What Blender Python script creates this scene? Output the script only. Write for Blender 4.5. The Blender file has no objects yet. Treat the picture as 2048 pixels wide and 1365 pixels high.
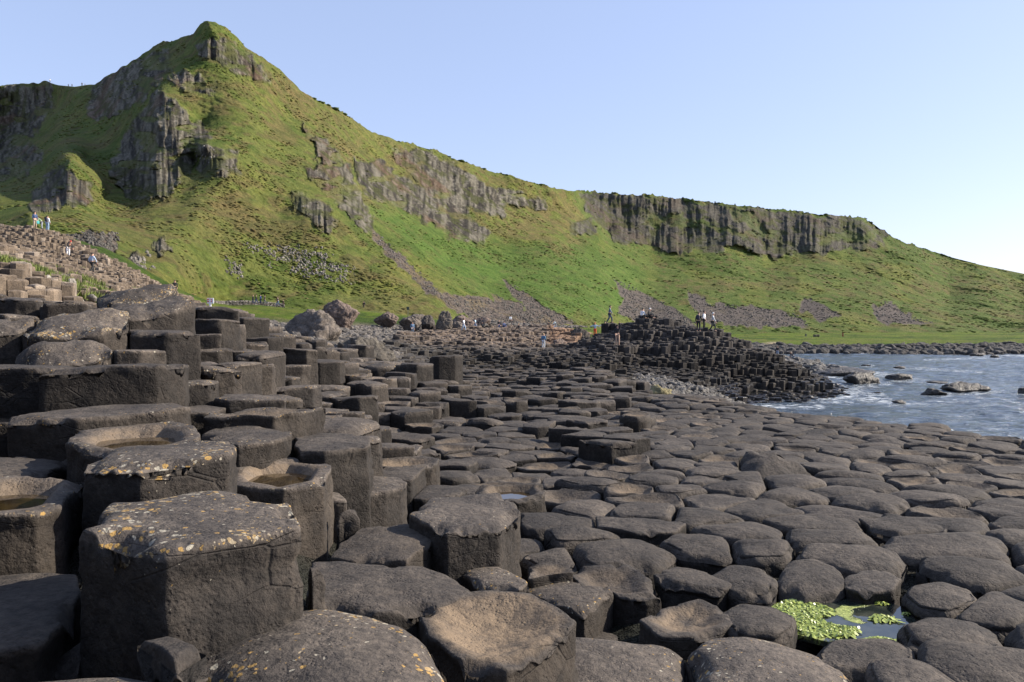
import bpy, bmesh, math, random
import numpy as np
from mathutils import Vector, Matrix
R = math.radians
scene = bpy.context.scene
C = scene.collection

# ------------------------------------------------------------------ camera, sky, sun, exposure
F, CX, CY, HOR = 1607.0, 1024.0, 682.5, 640.0       # focal length and horizon in photo pixels (2048 wide)
PITCH = math.atan((CY - HOR) / F)
SEA = -6.2                                           # eye level is z = 0
cam = bpy.data.objects.new('camera', bpy.data.cameras.new('camera'))
C.objects.link(cam)
cam.data.sensor_width = 36.0
cam.data.lens = 36.0 * F / 2048.0
cam.data.clip_start = 0.1
cam.data.clip_end = 6000.0
cam.rotation_euler = (R(90) - PITCH, 0, 0)
scene.camera = cam

SUN_AZ, SUN_EL = R(10), R(31)      # azimuth measured from +x towards +y
world = bpy.data.worlds.new('World')
scene.world = world
world.use_nodes = True
wn = world.node_tree
sky = wn.nodes.new('ShaderNodeTexSky')
sky.sky_type = 'NISHITA'
sky.sun_disc = False
sky.sun_elevation = SUN_EL
sky.sun_rotation = R(90) - SUN_AZ
sky.air_density = 1.0
sky.dust_density = 0.7
sky.ozone_density = 2.2
wn.nodes['Background'].inputs['Strength'].default_value = 0.105
tint = wn.nodes.new('ShaderNodeMix'); tint.data_type = 'RGBA'; tint.blend_type = 'MULTIPLY'
tint.inputs[0].default_value = 1.0; tint.inputs[7].default_value = (1.18, 1.03, 1.12, 1)
wn.links.new(sky.outputs[0], tint.inputs[6])
hs = wn.nodes.new('ShaderNodeHueSaturation'); hs.inputs['Saturation'].default_value = 0.86
wn.links.new(tint.outputs[2], hs.inputs['Color'])
pale = wn.nodes.new('ShaderNodeMix'); pale.data_type = 'RGBA'          # even lavender blended into the sky colour, softening its bright side
pale.inputs[0].default_value = 0.5; pale.inputs[7].default_value = (2.5, 3.25, 4.9, 1)
wn.links.new(hs.outputs[0], pale.inputs[6])
wn.links.new(pale.outputs[2], wn.nodes['Background'].inputs['Color'])
sl = bpy.data.lights.new('sun', 'SUN')
sl.energy = 5.0
sl.angle = R(0.53)
sl.color = (1.0, 0.90, 0.76)
sun = bpy.data.objects.new('sun', sl)
C.objects.link(sun)
sd = Vector((math.cos(SUN_EL) * math.cos(SUN_AZ), math.cos(SUN_EL) * math.sin(SUN_AZ), math.sin(SUN_EL)))
sun.rotation_euler = sd.to_track_quat('Z', 'Y').to_euler()
sun.location = sd * 50
scene.view_settings.view_transform = 'Standard'
scene.view_settings.look = 'None'
scene.view_settings.gamma = 1.0
scene.view_settings.exposure = 0.95

# ------------------------------------------------------------------ numpy noise
def _h(ix, iy, iz, s):
    n = (ix * 374761393 + iy * 668265263 + iz * 2147483647 + s * 144665) & 0xffffffff
    n = ((n ^ (n >> 13)) * 1274126177) & 0xffffffff
    n = ((n ^ (n >> 15)) * 2246822519) & 0xffffffff
    n = n ^ (n >> 16)
    return (n & 0xffffff) / float(0xffffff)
def vnoise(x, y, z, s=0):
    x = np.asarray(x, float); y = np.asarray(y, float) + 0 * x; z = np.asarray(z, float) + 0 * x
    xi = np.floor(x).astype(np.int64); yi = np.floor(y).astype(np.int64); zi = np.floor(z).astype(np.int64)
    fx = x - xi; fy = y - yi; fz = z - zi
    fx = fx * fx * (3 - 2 * fx); fy = fy * fy * (3 - 2 * fy); fz = fz * fz * (3 - 2 * fz)
    r = 0
    for dx in (0, 1):
        wx = fx if dx else 1 - fx
        for dy in (0, 1):
            wy = fy if dy else 1 - fy
            for dz in (0, 1):
                wz = fz if dz else 1 - fz
                r = r + wx * wy * wz * _h(xi + dx, yi + dy, zi + dz, s)
    return r * 2 - 1                                  # -1..1
def fbm(x, y, z, s=0, o=4, g=0.5):
    a, t, r = 1.0, 0.0, 0
    for i in range(o):
        r = r + a * vnoise(x, y, z, s + i * 17)
        t += a; a *= g
        x = np.asarray(x) * 2.03 + 11.3; y = np.asarray(y) * 2.03 + 5.1; z = np.asarray(z) * 2.03 + 7.7
    return r / t * 1.6
def sstep(a, b, x):
    t = np.clip((np.asarray(x, float) - a) / (b - a), 0, 1)
    return t * t * (3 - 2 * t)
def inpoly(px, py, poly):
    ins = np.zeros(np.shape(px), bool)
    n = len(poly)
    for i in range(n):
        x1, y1 = poly[i]; x2, y2 = poly[(i + 1) % n]
        if y1 == y2: continue
        c = ((y1 > py) != (y2 > py)) & (px < (x2 - x1) * (py - y1) / (y2 - y1) + x1)
        ins ^= c
    return ins
def polydist(px, py, poly):                           # signed distance, >0 inside
    best = np.full(np.shape(px), 1e9)
    n = len(poly)
    for i in range(n):
        x1, y1 = poly[i]; x2, y2 = poly[(i + 1) % n]
        dx, dy = x2 - x1, y2 - y1
        t = np.clip(((px - x1) * dx + (py - y1) * dy) / (dx * dx + dy * dy + 1e-9), 0, 1)
        best = np.minimum(best, np.hypot(px - x1 - t * dx, py - y1 - t * dy))
    return np.where(inpoly(px, py, poly), best, -best)

# ------------------------------------------------------------------ measuring: photo pixel + distance -> place
cp, sp = math.cos(PITCH), math.sin(PITCH)
def ZP(py, d):                                        # height of a point seen at row py, d metres ahead
    v = -(np.asarray(py, float) - CY) / F
    return d * (v * cp - sp) / (cp + v * sp)
def XP(px, py, d):
    v = -(np.asarray(py, float) - CY) / F
    return d * ((np.asarray(px, float) - CX) / F) / (cp + v * sp)
def PROJ(x, y, z):
    depth = y * cp - z * sp
    up = y * sp + z * cp
    return CX + F * x / depth, CY - F * up / depth
def PXD(px, d):                                       # plan position for a bearing (at the horizon row)
    return d * (px - CX) / F * cp

class RBF:
    def __init__(s, pts, vals, lam=0.0, kern='lin'):
        s.p = np.array(pts, float); s.k = kern
        n = len(pts)
        A = s.phi(np.linalg.norm(s.p[:, None] - s.p[None], axis=2)) + np.eye(n) * lam
        P = np.c_[np.ones(n), s.p]
        M = np.block([[A, P], [P.T, np.zeros((3, 3))]])
        s.w = np.linalg.lstsq(M, np.r_[np.array(vals, float), 0, 0, 0], rcond=None)[0]
    def phi(s, r): return -r if s.k == 'lin' else r ** 1.5
    def __call__(s, a, b):
        a = np.asarray(a, float); sh = a.shape
        q = np.c_[a.ravel(), np.asarray(b, float).ravel()]
        out = np.empty(len(q))
        for i in range(0, len(q), 20000):
            r = np.sqrt(((q[i:i + 20000, None] - s.p[None]) ** 2).sum(2))
            out[i:i + 20000] = s.phi(r) @ s.w[:-3]
        out += s.w[-3] + q @ s.w[-2:]
        return out.reshape(sh)

# ------------------------------------------------------------------ object helpers
def tag(o, label=None, cat=None, group=None, kind=None):
    if label: o['label'] = label
    if cat: o['category'] = cat
    if group: o['group'] = group
    if kind: o['kind'] = kind
    return o
def mesh_obj(name, verts, faces, mat, parent=None, loc=(0, 0, 0), smooth=False, cols=None, masks=None):
    me = bpy.data.meshes.new(name)
    me.from_pydata([tuple(v) for v in verts] if not isinstance(verts, np.ndarray) else verts.tolist(), [], faces)
    if smooth:
        me.polygons.foreach_set('use_smooth', np.ones(len(me.polygons), bool))
    for nm, a in (('Col', cols), ('Mask', masks)):
        if a is not None:
            at = me.color_attributes.new(nm, 'FLOAT_COLOR', 'POINT')
            b = np.ones((len(me.vertices), 4), np.float32); b[:, :3] = a
            at.data.foreach_set('color', b.ravel())
    me.materials.append(mat)
    me.update()
    o = bpy.data.objects.new(name, me)
    C.objects.link(o)
    o.location = loc
    if parent: o.parent = parent
    return o
def empty(name, loc, rz=0):
    o = bpy.data.objects.new(name, None); C.objects.link(o)
    o.location = loc; o.rotation_euler = (0, 0, rz)
    return o

# ------------------------------------------------------------------ materials
class NT:
    def __init__(s, name):
        s.m = bpy.data.materials.new(name); s.m.use_nodes = True
        s.t = s.m.node_tree; s.b = s.t.nodes['Principled BSDF']
    def n(s, typ, **kw):
        x = s.t.nodes.new(typ)
        for k, v in kw.items():
            if k.startswith('i_'): x.inputs[k[2:].replace('_', ' ')].default_value = v
            else: setattr(x, k, v)
        return x
    def l(s, a, b): s.t.links.new(a, b)
    def pos(s, scale=(1, 1, 1)):
        g = s.n('ShaderNodeNewGeometry'); m = s.n('ShaderNodeMapping'); m.inputs['Scale'].default_value = scale
        s.l(g.outputs['Position'], m.inputs['Vector']); return m.outputs[0]
    def noise(s, vec, scale, detail=4, rough=0.55, dist=0.0):
        x = s.n('ShaderNodeTexNoise'); x.inputs['Scale'].default_value = scale; x.inputs['Detail'].default_value = detail
        x.inputs['Roughness'].default_value = rough; x.inputs['Distortion'].default_value = dist
        s.l(vec, x.inputs['Vector']); return x.outputs['Fac']
    def vor(s, vec, scale, feature='F1', out='Distance', rnd=1.0):
        x = s.n('ShaderNodeTexVoronoi'); x.feature = feature; x.inputs['Scale'].default_value = scale
        x.inputs['Randomness'].default_value = rnd
        s.l(vec, x.inputs['Vector']); return x.outputs[out]
    def ramp(s, v, a, b, smooth=True):
        x = s.n('ShaderNodeMapRange'); x.inputs['From Min'].default_value = a; x.inputs['From Max'].default_value = b
        x.interpolation_type = 'SMOOTHSTEP' if smooth else 'LINEAR'
        s.l(v, x.inputs['Value']); return x.outputs['Result']
    def math(s, op, a, b=None):
        x = s.n('ShaderNodeMath'); x.operation = op
        for i, v in enumerate((a, b)):
            if v is None: continue
            if isinstance(v, (int, float)): x.inputs[i].default_value = v
            else: s.l(v, x.inputs[i])
        return x.outputs[0]
    def mix(s, f, a, b, blend='MIX'):
        x = s.n('ShaderNodeMix'); x.data_type = 'RGBA'; x.blend_type = blend
        if isinstance(f, (int, float)): x.inputs[0].default_value = f
        else: s.l(f, x.inputs[0])
        for i, v in ((6, a), (7, b)):
            if isinstance(v, tuple): x.inputs[i].default_value = (*v, 1)
            else: s.l(v, x.inputs[i])
        return x.outputs[2]
    def bump(s, h, strength, dist, prev=None):
        x = s.n('ShaderNodeBump'); x.inputs['Strength'].default_value = strength; x.inputs['Distance'].default_value = dist
        s.l(h, x.inputs['Height'])
        if prev: s.l(prev, x.inputs['Normal'])
        return x.outputs[0]
    def attr(s, name):
        x = s.n('ShaderNodeAttribute'); x.attribute_name = name
        return x
def simple(name, col, rough=0.8, var=0.25, scale=8):
    t = NT(name)
    f = t.noise(t.pos(), scale, 3)
    c = t.mix(f, tuple(v * (1 - var) for v in col), tuple(min(1, v * (1 + var)) for v in col))
    t.l(c, t.b.inputs['Base Color']); t.b.inputs['Roughness'].default_value = rough
    return t.m

def mat_basalt():
    t = NT('basalt')
    p = t.pos()
    col = t.attr('Col').outputs['Color']
    msk = t.n('ShaderNodeSeparateColor'); t.l(t.attr('Mask').outputs['Color'], msk.inputs[0])
    tan, lich, wet = msk.outputs[0], msk.outputs[1], msk.outputs[2]
    big = t.noise(p, 3.2, 5, 0.6)
    fine = t.noise(p, 38, 6, 0.75)
    base = t.mix(t.ramp(big, 0.3, 0.7), (0.62, 0.62, 0.64), (1.42, 1.38, 1.32))
    base = t.mix(1.0, col, base, 'MULTIPLY')
    sp = t.mix(t.ramp(fine, 0.35, 0.68), (0.55, 0.55, 0.56), (1.5, 1.46, 1.4))
    base = t.mix(0.85, base, t.mix(1.0, base, sp, 'MULTIPLY'))
    # rusty tan silt dried in hollows
    tm = t.math('MULTIPLY', tan, t.ramp(t.noise(p, 9, 5, 0.65, 0.4), 0.25, 0.6))
    base = t.mix(tm, base, (0.19, 0.14, 0.092))
    # lichen crusts
    patch = t.ramp(t.noise(p, 6.5, 4, 0.65), 0.36, 0.58)
    dv = t.noise(p, 55, 3, 0.7)
    wp = t.n('ShaderNodeVectorMath'); wp.operation = 'MULTIPLY_ADD'
    t.l(p, wp.inputs[0]); wp.inputs[1].default_value = (1, 1, 1)
    dd = t.n('ShaderNodeVectorMath'); dd.operation = 'SCALE'; dd.inputs['Scale'].default_value = 0.02
    nz = t.n('ShaderNodeTexNoise'); nz.inputs['Scale'].default_value = 60; t.l(p, nz.inputs['Vector'])
    t.l(nz.outputs['Color'], dd.inputs[0]); t.l(dd.outputs[0], wp.inputs[2])
    v1 = t.n('ShaderNodeTexVoronoi'); v1.inputs['Scale'].default_value = 56; t.l(wp.outputs[0], v1.inputs['Vector'])
    rs = t.n('ShaderNodeSeparateColor'); t.l(v1.outputs['Color'], rs.inputs[0])
    size = t.math('MULTIPLY', t.math('MULTIPLY', rs.outputs[0], patch), t.math('MULTIPLY', lich, 0.75))
    lm = t.ramp(t.math('SUBTRACT', size, v1.outputs['Distance']), 0.0, 0.05)
    lc = t.mix(t.ramp(rs.outputs[1], 0.45, 0.6), (0.30, 0.19, 0.065), (0.30, 0.275, 0.22))
    base = t.mix(lm, base, lc)
    v2 = t.n('ShaderNodeTexVoronoi'); v2.inputs['Scale'].default_value = 110; t.l(wp.outputs[0], v2.inputs['Vector'])
    rs2 = t.n('ShaderNodeSeparateColor'); t.l(v2.outputs['Color'], rs2.inputs[0])
    s2 = t.math('MULTIPLY', t.math('MULTIPLY', rs2.outputs[0], t.ramp(t.noise(p, 12, 3, 0.6), 0.42, 0.7)), t.math('MULTIPLY', t.math('POWER', lich, 2.0), 1.25))
    lm2 = t.ramp(t.math('SUBTRACT', s2, v2.outputs['Distance']), 0.0, 0.08)
    base = t.mix(lm2, base, t.mix(rs2.outputs[1], (0.25, 0.17, 0.07), (0.25, 0.22, 0.17)))
    t.l(base, t.b.inputs['Base Color'])
    rr = t.n('ShaderNodeMapRange'); t.l(wet, rr.inputs['Value'])
    rr.inputs['To Min'].default_value = 0.88; rr.inputs['To Max'].default_value = 0.16
    t.l(rr.outputs[0], t.b.inputs['Roughness'])
    t.b.inputs['Specular IOR Level'].default_value = 0.3
    # relief: pits, grain, hairline joints
    nb = t.bump(t.noise(p, 7, 6, 0.62), 0.55, 0.06)
    nb = t.bump(t.noise(p, 42, 6, 0.7), 0.8, 0.010, nb)
    cr = t.vor(t.pos((0.7, 0.7, 2.4)), 5.0, 'DISTANCE_TO_EDGE')
    cm = t.math('MULTIPLY', t.ramp(cr, 0.0, 0.028), 1.0)
    gn = t.n('ShaderNodeNewGeometry'); sz = t.n('ShaderNodeSeparateXYZ'); t.l(gn.outputs['True Normal'], sz.inputs[0])
    flat = t.ramp(sz.outputs[2], 0.45, 0.75)
    cm2 = t.math('MAXIMUM', t.math('MAXIMUM', cm, flat), t.ramp(t.noise(p, 2.3, 3), 0.43, 0.5))
    nb = t.bump(cm2, 0.6, 0.010, nb)
    pit = t.ramp(t.vor(p, 75), 0.1, 0.42)
    pit = t.math('MAXIMUM', pit, t.ramp(t.noise(p, 14, 2), 0.40, 0.55))
    nb = t.bump(pit, 0.55, 0.006, nb)
    t.l(nb, t.b.inputs['Normal'])
    return t.m

def mat_land():
    t = NT('land')
    p = t.pos()
    col = t.attr('Col').outputs['Color']
    msk = t.n('ShaderNodeSeparateColor'); t.l(t.attr('Mask').outputs['Color'], msk.inputs[0])
    rk, sc = msk.outputs[0], msk.outputs[1]
    f1 = t.noise(p, 1.1, 8, 0.78)
    f2 = t.noise(p, 0.22, 6, 0.7)
    st = t.noise(t.pos((1, 1, .5)), 0.9, 6, 0.72)
    g = t.mix(1.0, col, t.mix(t.ramp(f1, 0.34, 0.66), (0.66, 0.68, 0.62), (1.32, 1.3, 1.25)), 'MULTIPLY')
    g = t.mix(1.0, g, t.mix(t.ramp(f2, 0.32, 0.68), (0.72, 0.80, 0.72), (1.28, 1.18, 1.2)), 'MULTIPLY')
    k = t.mix(1.0, col, t.mix(t.ramp(st, 0.36, 0.64), (0.75, 0.74, 0.73), (1.25, 1.23, 1.22)), 'MULTIPLY')
    k = t.mix(1.0, k, t.mix(t.ramp(f1, 0.3, 0.7), (0.7, 0.7, 0.7), (1.3, 1.3, 1.3)), 'MULTIPLY')
    base = t.mix(rk, g, k)
    gv = t.n('ShaderNodeTexVoronoi'); gv.inputs['Scale'].default_value = 2.2; t.l(p, gv.inputs['Vector'])
    gr = t.n('ShaderNodeSeparateColor'); t.l(gv.outputs['Color'], gr.inputs[0])
    base = t.mix(t.math('MULTIPLY', sc, 1.0), base, t.mix(1.0, col, t.mix(gr.outputs[0], (0.55, 0.54, 0.54), (1.6, 1.55, 1.5)), 'MULTIPLY'))
    base = t.mix(1.0, base, (.74, .76, .74), 'MULTIPLY')
    t.l(base, t.b.inputs['Base Color'])
    t.b.inputs['Roughness'].default_value = 0.95
    t.b.inputs['Specular IOR Level'].default_value = 0.1
    nb = t.bump(t.noise(p, 0.55, 8, 0.78), 1.0, 0.8)
    nb = t.bump(t.noise(p, 3.5, 6, 0.75), 0.8, 0.2, nb)
    hk = t.math('MULTIPLY', t.noise(p, .5, 5, .7), rk)
    nb = t.bump(hk, .8, 1.2, nb)
    t.l(nb, t.b.inputs['Normal'])
    return t.m

def mat_sea():
    t = NT('sea_water')
    msk = t.n('ShaderNodeSeparateColor'); t.l(t.attr('Mask').outputs['Color'], msk.inputs[0])
    p = t.pos((0.55, 1.0, 1.0))
    foam = t.math('MULTIPLY', msk.outputs[0], t.ramp(t.noise(p, 1.6, 6, 0.75, 0.6), 0.45, 0.63))
    c = t.mix(foam, (0.050, 0.070, 0.092), (0.62, 0.66, 0.68))
    t.l(c, t.b.inputs['Base Color'])
    r = t.n('ShaderNodeMapRange'); t.l(foam, r.inputs['Value']); r.inputs['To Min'].default_value = 0.12; r.inputs['To Max'].default_value = 0.8
    t.l(r.outputs[0], t.b.inputs['Roughness'])
    t.b.inputs['IOR'].default_value = 1.33
    nb = t.bump(t.noise(p, 0.45, 4, 0.6, 0.5), 1.0, 1.1)
    nb = t.bump(t.noise(p, 1.7, 5, 0.65, 0.5), 1.0, 0.35, nb)
    t.l(nb, t.b.inputs['Normal'])
    return t.m
def mat_pool(name, c1, c2, cov=0.0):
    t = NT(name)
    p = t.pos()
    c = t.mix(t.ramp(t.noise(p, 14, 4), 0.35, 0.65), c1, c2)
    t.b.inputs['Roughness'].default_value = 0.04
    if cov:
        m = t.ramp(t.noise(p, 5.0, 6, 0.62, 0.8), 0.60 - cov, 0.66 - cov)
        st = t.ramp(t.noise(t.pos((1, 3, 1)), 40, 3, 0.7, 1.5), 0.3, 0.7)
        g = t.mix(st, (0.16, 0.24, 0.035), (0.52, 0.58, 0.17))
        c = t.mix(m, c, g)
        r = t.n('ShaderNodeMapRange'); t.l(m, r.inputs['Value']); r.inputs['To Min'].default_value = 0.04; r.inputs['To Max'].default_value = 0.5
        t.l(r.outputs[0], t.b.inputs['Roughness'])
        t.l(t.bump(t.math('MULTIPLY', st, m), 0.8, 0.012), t.b.inputs['Normal'])
    t.l(c, t.b.inputs['Base Color'])
    return t.m
MB = mat_basalt(); ML = mat_land(); MSEA = mat_sea()
MPOOL = mat_pool('brown_pool_water', (0.016, 0.010, 0.004), (0.042, 0.027, 0.009))
MALGAE = mat_pool('algae_pool_water', (0.015, 0.02, 0.018), (0.04, 0.045, 0.035), 0.07)

# ------------------------------------------------------------------ people list (shared with the ground heights)
# px, row of head, row of feet, pose, facing(deg, 0 = towards camera, 90 = to the right), colours, distance or None, label
W, BK, JN, NV = (0.75, 0.76, 0.78), (0.02, 0.02, 0.022), (0.10, 0.16, 0.28), (0.04, 0.07, 0.16)
PEOPLE = [
 (70, 424, 457, 'stand', 60, NV, (0.35, 0.28, 0.22), 'dark', None, 'person in a navy top holding a teal bag on top of the brown column ramp', 'bag'),
 (84, 431, 460, 'bend', -60, (0.22, 0.36, 0.22), (0.30, 0.32, 0.36), 'dark', None, 'person in a green top leaning over beside the backpacker on the ramp top', None),
 (95, 432, 463, 'stand', 170, (0.7, 0.74, 0.8), (0.25, 0.36, 0.5), 'dark', None, 'person in a white top with dark backpack at the top of the brown ramp', 'pack'),
 (14, 491, 512, 'sit', 50, (0.10, 0.12, 0.3), (0.5, 0.1, 0.12), 'dark', 70, 'person sitting at the far left edge of the brown ramp by something red', None),
 (136, 479, 514, 'bend', 60, BK, (0.7, 0.7, 0.72), 'red', None, 'person in a black coat and red hat stooping on the ramp edge', None),
 (184, 506, 548, 'walk', 160, (0.36, 0.44, 0.56), BK, 'dark', None, 'person in a pale blue hoodie and black trousers climbing the brown ramp', None),
 (350, 571, 592, 'stand', 20, BK, BK, 'dark', 88, 'person in dark clothes half hidden behind the lower ramp edge', None),
 (506, 592, 609, 'stand', 90, BK, NV, 'dark', None, 'person in black standing leftmost of the group on the grass path', None),
 (512, 592, 609, 'walk', 90, BK, JN, 'dark', None, 'person in a black jacket and jeans just behind the leftmost path walker', None),
 (521, 590, 609, 'stand', 120, (0.03, 0.09, 0.36), NV, 'dark', None, 'person in a bright blue coat on the grass path', None),
 (529, 594, 610, 'walk', 80, BK, (0.05, 0.08, 0.08), 'dark', None, 'person in dark green and black right of the blue coated walker', None),
 (556, 592, 613, 'walk', -100, BK, JN, 'dark', None, 'person in a black jacket and blue jeans pointing left on the path', None),
 (567, 594, 618, 'walk', -60, (0.11, 0.08, 0.06), BK, 'dark', None, 'person in a brown coat striding at the right end of the path group', None),
 (728, 603, 620, 'walk', -30, BK, BK, 'dark', None, 'lone person with a white bag walking on grass right of the square boulder', 'pack'),
 (825, 644, 672, 'stand', 30, (0.10, 0.17, 0.27), (0.10, 0.14, 0.2), 'dark', None, 'person in a blue coat standing on the stones below the far boulders', None),
 (927, 637, 663, 'walk', 70, W, (0.32, 0.42, 0.56), 'dark', None, 'person in a white top and pale jeans on the brown terrace', None),
 (950, 637, 659, 'walk', 70, (0.36, 0.5, 0.62), JN, 'dark', None, 'person in a pale blue top stooping on the brown terrace', None),
 (958, 635, 655, 'bend', 90, BK, BK, 'dark', None, 'person in black just right of the pale blue top on the terrace', None),
 (998, 640, 662, 'stand', 20, BK, NV, 'dark', None, 'person in a black jacket at the middle of the brown terrace', None),
 (1007, 645, 656, 'sit', 40, (0.08, 0.10, 0.2), NV, 'dark', 120, 'person in navy sitting beside the black jacketed person on the terrace', None),
 (1021, 631, 650, 'walk', 20, (0.5, 0.54, 0.6), BK, 'dark', None, 'person in a pale grey top walking high on the terrace before the scree', None),
 (1039, 646, 661, 'sit', -60, BK, BK, 'blond', 115, 'fair haired person in black sitting on the terrace', None),
 (1048, 645, 661, 'stand', -20, (0.2, 0.17, 0.15), (0.16, 0.14, 0.12), 'dark', 150, 'person in brown standing beside the fair haired sitter', None),
 (1097, 644, 662, 'stand', 170, BK, (0.34, 0.44, 0.58), 'dark', None, 'person in a black top and pale jeans on the orange column mound', None),
 (1106, 648, 660, 'sit', 60, NV, (0.4, 0.42, 0.45), 'dark', 140, 'person sitting between the two standing people on the orange mound', None),
 (1112, 639, 658, 'bend', -80, (0.5, 0.6, 0.66), (0.25, 0.3, 0.35), 'dark', None, 'person in a pale turquoise top on top of the orange mound', None),
 (1087, 667, 699, 'stand', 150, (0.08, 0.18, 0.30), (0.6, 0.62, 0.64), 'blond', None, 'person in a blue coat and white trousers standing on the dark ledge', None),
 (1190, 646, 673, 'arms', 0, (0.36, 0.5, 0.62), (0.62, 0.06, 0.03), 'red', None, 'person in red trousers and pale top reaching out on the dark mound', None),
 (1210, 643, 674, 'arms', 170, W, (0.03, 0.06, 0.2), 'dark', None, 'person in a white top and dark blue trousers with arms out', None),
 (1219, 614, 647, 'walk', 80, (0.16, 0.19, 0.25), (0.03, 0.05, 0.1), 'dark', 78, 'person in a grey blue jacket stepping along the mound skyline', None),
 (1235, 650, 691, 'up', 0, BK, (0.42, 0.29, 0.21), 'dark', None, 'person in a black top and tan trousers raising an arm on the mound', None),
 (1283, 618, 638, 'sit', 120, W, BK, 'dark', 74, 'person in a white shirt sitting on the mound summit', None),
 (1297, 618, 638, 'sit', 50, BK, BK, 'cap', 74, 'person in black with a white cap sitting on the mound summit', None),
 (1397, 625, 664, 'stand', 150, BK, BK, 'dark', 71, 'person in a long black coat with backpack on the mound shoulder', 'pack'),
 (1408, 627, 660, 'stand', 60, W, BK, 'dark', 73, 'person in a white shirt and black trousers beside the black coat', None),
 (1425, 631, 664, 'walk', 70, (0.52, 0.54, 0.55), (0.03, 0.04, 0.04), 'cap', 72, 'person in a pale grey top carrying a dark bag on the mound shoulder', 'bag'),
 (1555, 693, 715, 'stand', 160, BK, (0.2, 0.28, 0.4), 'dark', 120, 'person in black and jeans standing on the rocks near the bay', None),
 (1587, 706, 726, 'bend', -90, (0.05, 0.05, 0.06), (0.28, 0.34, 0.42), 'dark', 110, 'person bending over at the water edge beyond the mound', None),
]
def pdist(p):
    if 500 < p[0] < 575: return 145.0
    return p[8] if p[8] else 1.72 * F / (p[2] - p[1])

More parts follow.
